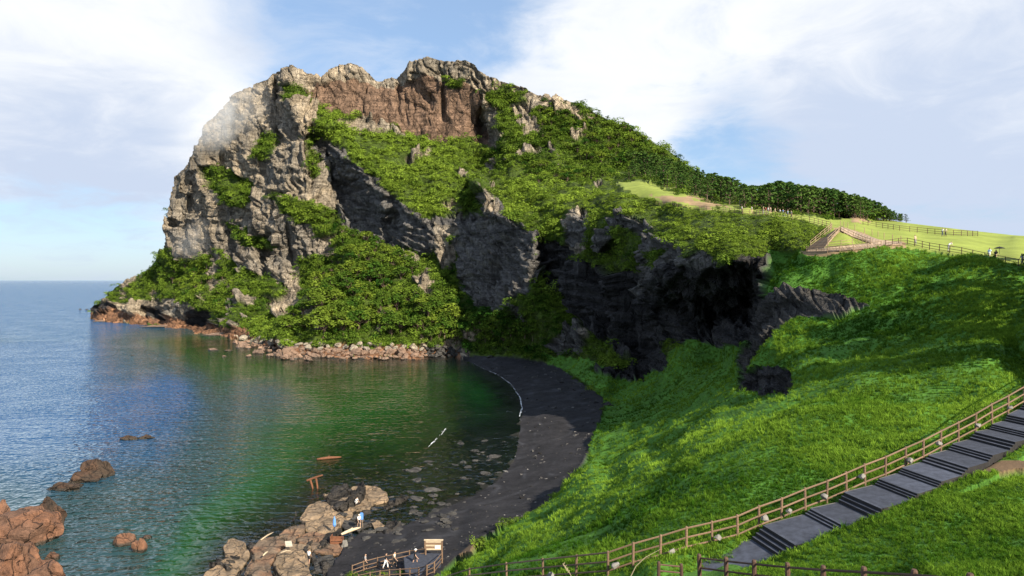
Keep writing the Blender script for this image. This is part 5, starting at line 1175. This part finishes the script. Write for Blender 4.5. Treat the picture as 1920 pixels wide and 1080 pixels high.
for (x0, z0, x1, z1, nm) in [(-.9, 1.25, 1.6, 2.1, 'beam'), (-.35, 1.35, .1, -.4, 'leg'), (.55, 1.6, .8, -.3, 'leg')]:
    g_ = MB(); g_.tube([(x0, 0, z0), ((x0+x1)/2, .1, (z0+z1)/2+.05), (x1, .1, z1)], [.17, .16, .12], 8); g_.build(nm, M_rust, o)
tag(o, 'rust-orange timber trestle standing in the shallows off the slabs', 'trestle')
o = empty('wooden_crate', ground(632, 1018)+Vector((0, 0, .05)))
for nm, c, sz in [('board', (0, -.5, .5), (1.4, .08, .28)), ('board', (0, -.5, .12), (1.4, .08, .28)), ('board', (0, .5, .3), (1.4, .08, .6)), ('end', (-.7, 0, .45), (.08, 1.05, .9)), ('end', (.7, 0, .3), (.08, 1.05, .6))]:
    g_ = MB(); g_.box(c, sz); g_.build(nm, M_rust, o)
tag(o, 'open rust-brown wooden crate by the driftwood log', 'crate')
o = one_rock('pale_block', 645, 1023, 16, 12, M_pale, 'pale stone block beside the wooden crate', 641, 'stone', z=.5)
g_ = MB()
for k in range(6): g_.box((0, (k-2.5)*.15, .04+.015*(k % 2)), (.8, .10, .06))
o = g_.build('slatted_mat', cloth('cloth_mat', (0.38, 0.34, 0.28))); o.location = ground(541, 1035)+Vector((0, 0, .95)); o.rotation_euler = (.5, .1, .5); tag(o, 'pale slatted mat lying on the pale ridged slab', 'mat')

# deck, fences and notice board at the foot of the stairs
zd = 0.25
def gz_(x, y, up_=0.0): return ground(x, y)+Vector((0, 0, up_))
fence('outer rail fence of the beach steps beside the black sand', [gz_(*q) for q in [(798,1047),(768,1051),(737,1058),(708,1064),(682,1071),(660,1079)]], 1.15, .075, M_wood, (.92, .5, .15), .05)
fence('inner rail fence of the beach steps at the bottom edge', [gz_(*q) for q in [(829,1055),(814,1075),(800,1081),(785,1085),(768,1086),(750,1087),(730,1088),(712,1090),(694,1093),(672,1098)]], 1.15, .075, M_wood, (.92, .5, .15), .05)
V = [gz_(x, y, zd) for x, y in [(780,1049),(825,1049),(827,1062),(812,1082),(760,1084),(757,1062)]]; c = sum(V, Vector())/len(V)
for v in V: v.z = c.z
g_ = MB(); n = len(V); g_.add([v-c for v in V]+[v-c-Vector((0, 0, .6)) for v in V], [tuple(range(n))[::-1], tuple(range(n, 2*n))]+[(i, (i+1) % n, n+(i+1) % n, n+i) for i in range(n)]); o = g_.build('deck', M_step); o.location = c; tag(o, 'small dark deck beside the notice board above the beach', 'deck')
nb = empty('notice_board', gz_(813, 1047)); Lf = nb.location.y/F
for q in (-1, 1): g_ = MB(); g_.box((q*16*Lf, 0, .9), (.16, .16, 2.0)); g_.build('post', M_wood, nb)
for k in range(5): g_ = MB(); g_.box((0, -.02*(k % 2), 1.02+k*.2), (31*Lf, .07, .185)); bd_ = g_.build('board', M_wood if k % 2 else M_drift, nb); b1_ = bd_ if k == 1 else (b1_ if k else None)
g_ = MB(); g_.box((0, 0, 2.02), (36*Lf, .22, .09)); g_.build('roof_board', M_drift, nb); g_ = MB(); g_.box((.45, -.07, 1.25), (.6, .03, .36)); g_.build('paper', cloth('cloth_white', CL['white']), b1_)
tag(nb, 'weathered wooden notice board on two posts by the beach deck', 'sign')
lp = empty('path_pole', ground(1387, 399)); g_ = MB(); g_.tube([(0, 0, -.2), (0, 0, 2.6)], .05, 6); g_.build('pole', M_metal, lp); g_ = MB(); g_.box((0, 0, 2.65), (.22, .22, .14)); g_.build('cap', M_metal, lp); tag(lp, 'thin pole beside the upper path left of the walkers', 'pole')
# dry stalks in the foreground
M_dry = plain('dry_stalk', (0.26, 0.22, 0.13), 0.9, 0.2, 3)
for i, (pts, lab) in enumerate([([(1180,1086),(1192,1062),(1210,1045),(1238,1030)], 'long curved dry grass stalk crossing in front of the lit fence'), ([(1073,1085),(1066,1070),(1056,1058)], 'short dry seed head at the bottom edge by the lit fence')]):
    d = 31.0 if i == 0 else 36.0; W_ = [world(x, y, d) for x, y in pts]; g_ = MB(); g_.tube([w-W_[0] for w in W_], [.022, .018, .014, .008][:len(W_)], 5)
    if i:
        for k in range(7): q = (W_[-1]-W_[0])*(0.45+.09*k); g_.tube([q, q+Vector((.08*(-1)**k, 0, .10))], [.035, .01], 5)
    g_.tube([Vector((0, 0, 0)), Vector((0, 0, -1.2))], .03, 5); o = g_.build('dry_stalk', M_dry); o.location = W_[0]; tag(o, lab, 'stalk')
# bushes by the beach steps
for i, (x, y, r) in enumerate([(664,1082,.9),(688,1084,.8),(716,1083,.7),(752,1078,.6),(771,1060,.6)]):
    V = shrub_proto(900+i, 160); o = mesh_obj('bush', V*np.array((r*1.3, r*1.3, r)), quads_of(V), M_tree); o.location = ground(x, y); tag(o, ['bright green bush at the lower end of the beach steps', 'bright green bush second from the lower end of the beach steps', 'low bush in front of the people on the beach steps', 'low bush left of the beach deck', 'low bush behind the person in black on the deck'][i], 'bush')
# foam at the edge of the swash
M_foam = plain('foam', (0.75, 0.77, 0.80), 0.7, 0.15, 3)
def foam(pts, w0, n, z=0.045, sd_=1):
    r = np.random.default_rng(sd_); g_ = MB(); W_ = [sea(x, y, z) for x, y in pts]
    for i in range(n):
        t = r.random()*(len(W_)-1); k = min(int(t), len(W_)-2); p = W_[k].lerp(W_[k+1], t-k); d = (W_[k+1]-W_[k]).normalized(); s = Vector((-d.y, d.x, 0)); p = p+s*r.normal()*w0*1.2; p.z = z+r.random()*.01
        L, w = .25+r.random()*.9, w0*(.2+.6*r.random()); m = 7
        g_.add([p]+[p+d*L*math.cos(6.28*q/m)*(0.7+.5*r.random())+s*w*math.sin(6.28*q/m)*(.7+.5*r.random()) for q in range(m)], [(0, 1+q, 1+(q+1) % m) for q in range(m)])
    return g_
g_ = foam([(880,677),(905,690),(935,703),(958,720),(975,745),(979,765),(974,780)], .085, 300, .05, 1)
h_ = foam([(803,838),(815,826),(826,815),(837,802)], .08, 34, .05, 2); g_.add(h_.v, h_.f);
o = g_.build('foam', M_foam); tag(o, 'thin white foam along the edge of the black beach', 'foam', None, 'stuff')
# ------------------------------------------------------------------ thin mist clinging to the sea cliff
S.cycles.volume_bounces = 6
def mist(label, px, py, D, rx, ry, rz_, dens, seed):
    import bmesh
    bm = bmesh.new(); bmesh.ops.create_icosphere(bm, subdivisions=3, radius=1); me = bpy.data.meshes.new('mist'); bm.to_mesh(me); bm.free()
    m, q, o = newmat('mist_%d' % seed); tcn = q.node('ShaderNodeTexCoord'); ob = tcn.outputs['Object']
    ln = q.vmath('LENGTH', ob).outputs['Value']; n = q.noise(ob, 1.6, 4, 0.6, 0.6)
    d = q.math('MULTIPLY', q.ramp(ln, 0.15, 0.95, 1.0, 0.0), q.ramp(n, 0.35, 0.7, 0.1, 1.0))
    v = q.node('ShaderNodeVolumePrincipled'); v.inputs['Color'].default_value = (1, 1, 1, 1); v.inputs['Anisotropy'].default_value = 0.0
    q.put(v.inputs['Density'], q.math('MULTIPLY', d, dens)); q.l.new(v.outputs[0], o.inputs['Volume']); me.materials.append(m)
    ob_ = place('mist', me, None, world(px, py, D), (0, R(-25), 0), (rx, ry, rz_)); return tag(ob_, label, 'mist', None, 'stuff')
mist('pale wisp of mist on the upper left shoulder of the sea cliff', 418, 222, 524, 48, 26, 26, 0.05, 1)
mist('faint wisp of mist at the foot of the left sea cliff', 362, 450, 530, 24, 16, 17, 0.02, 2)
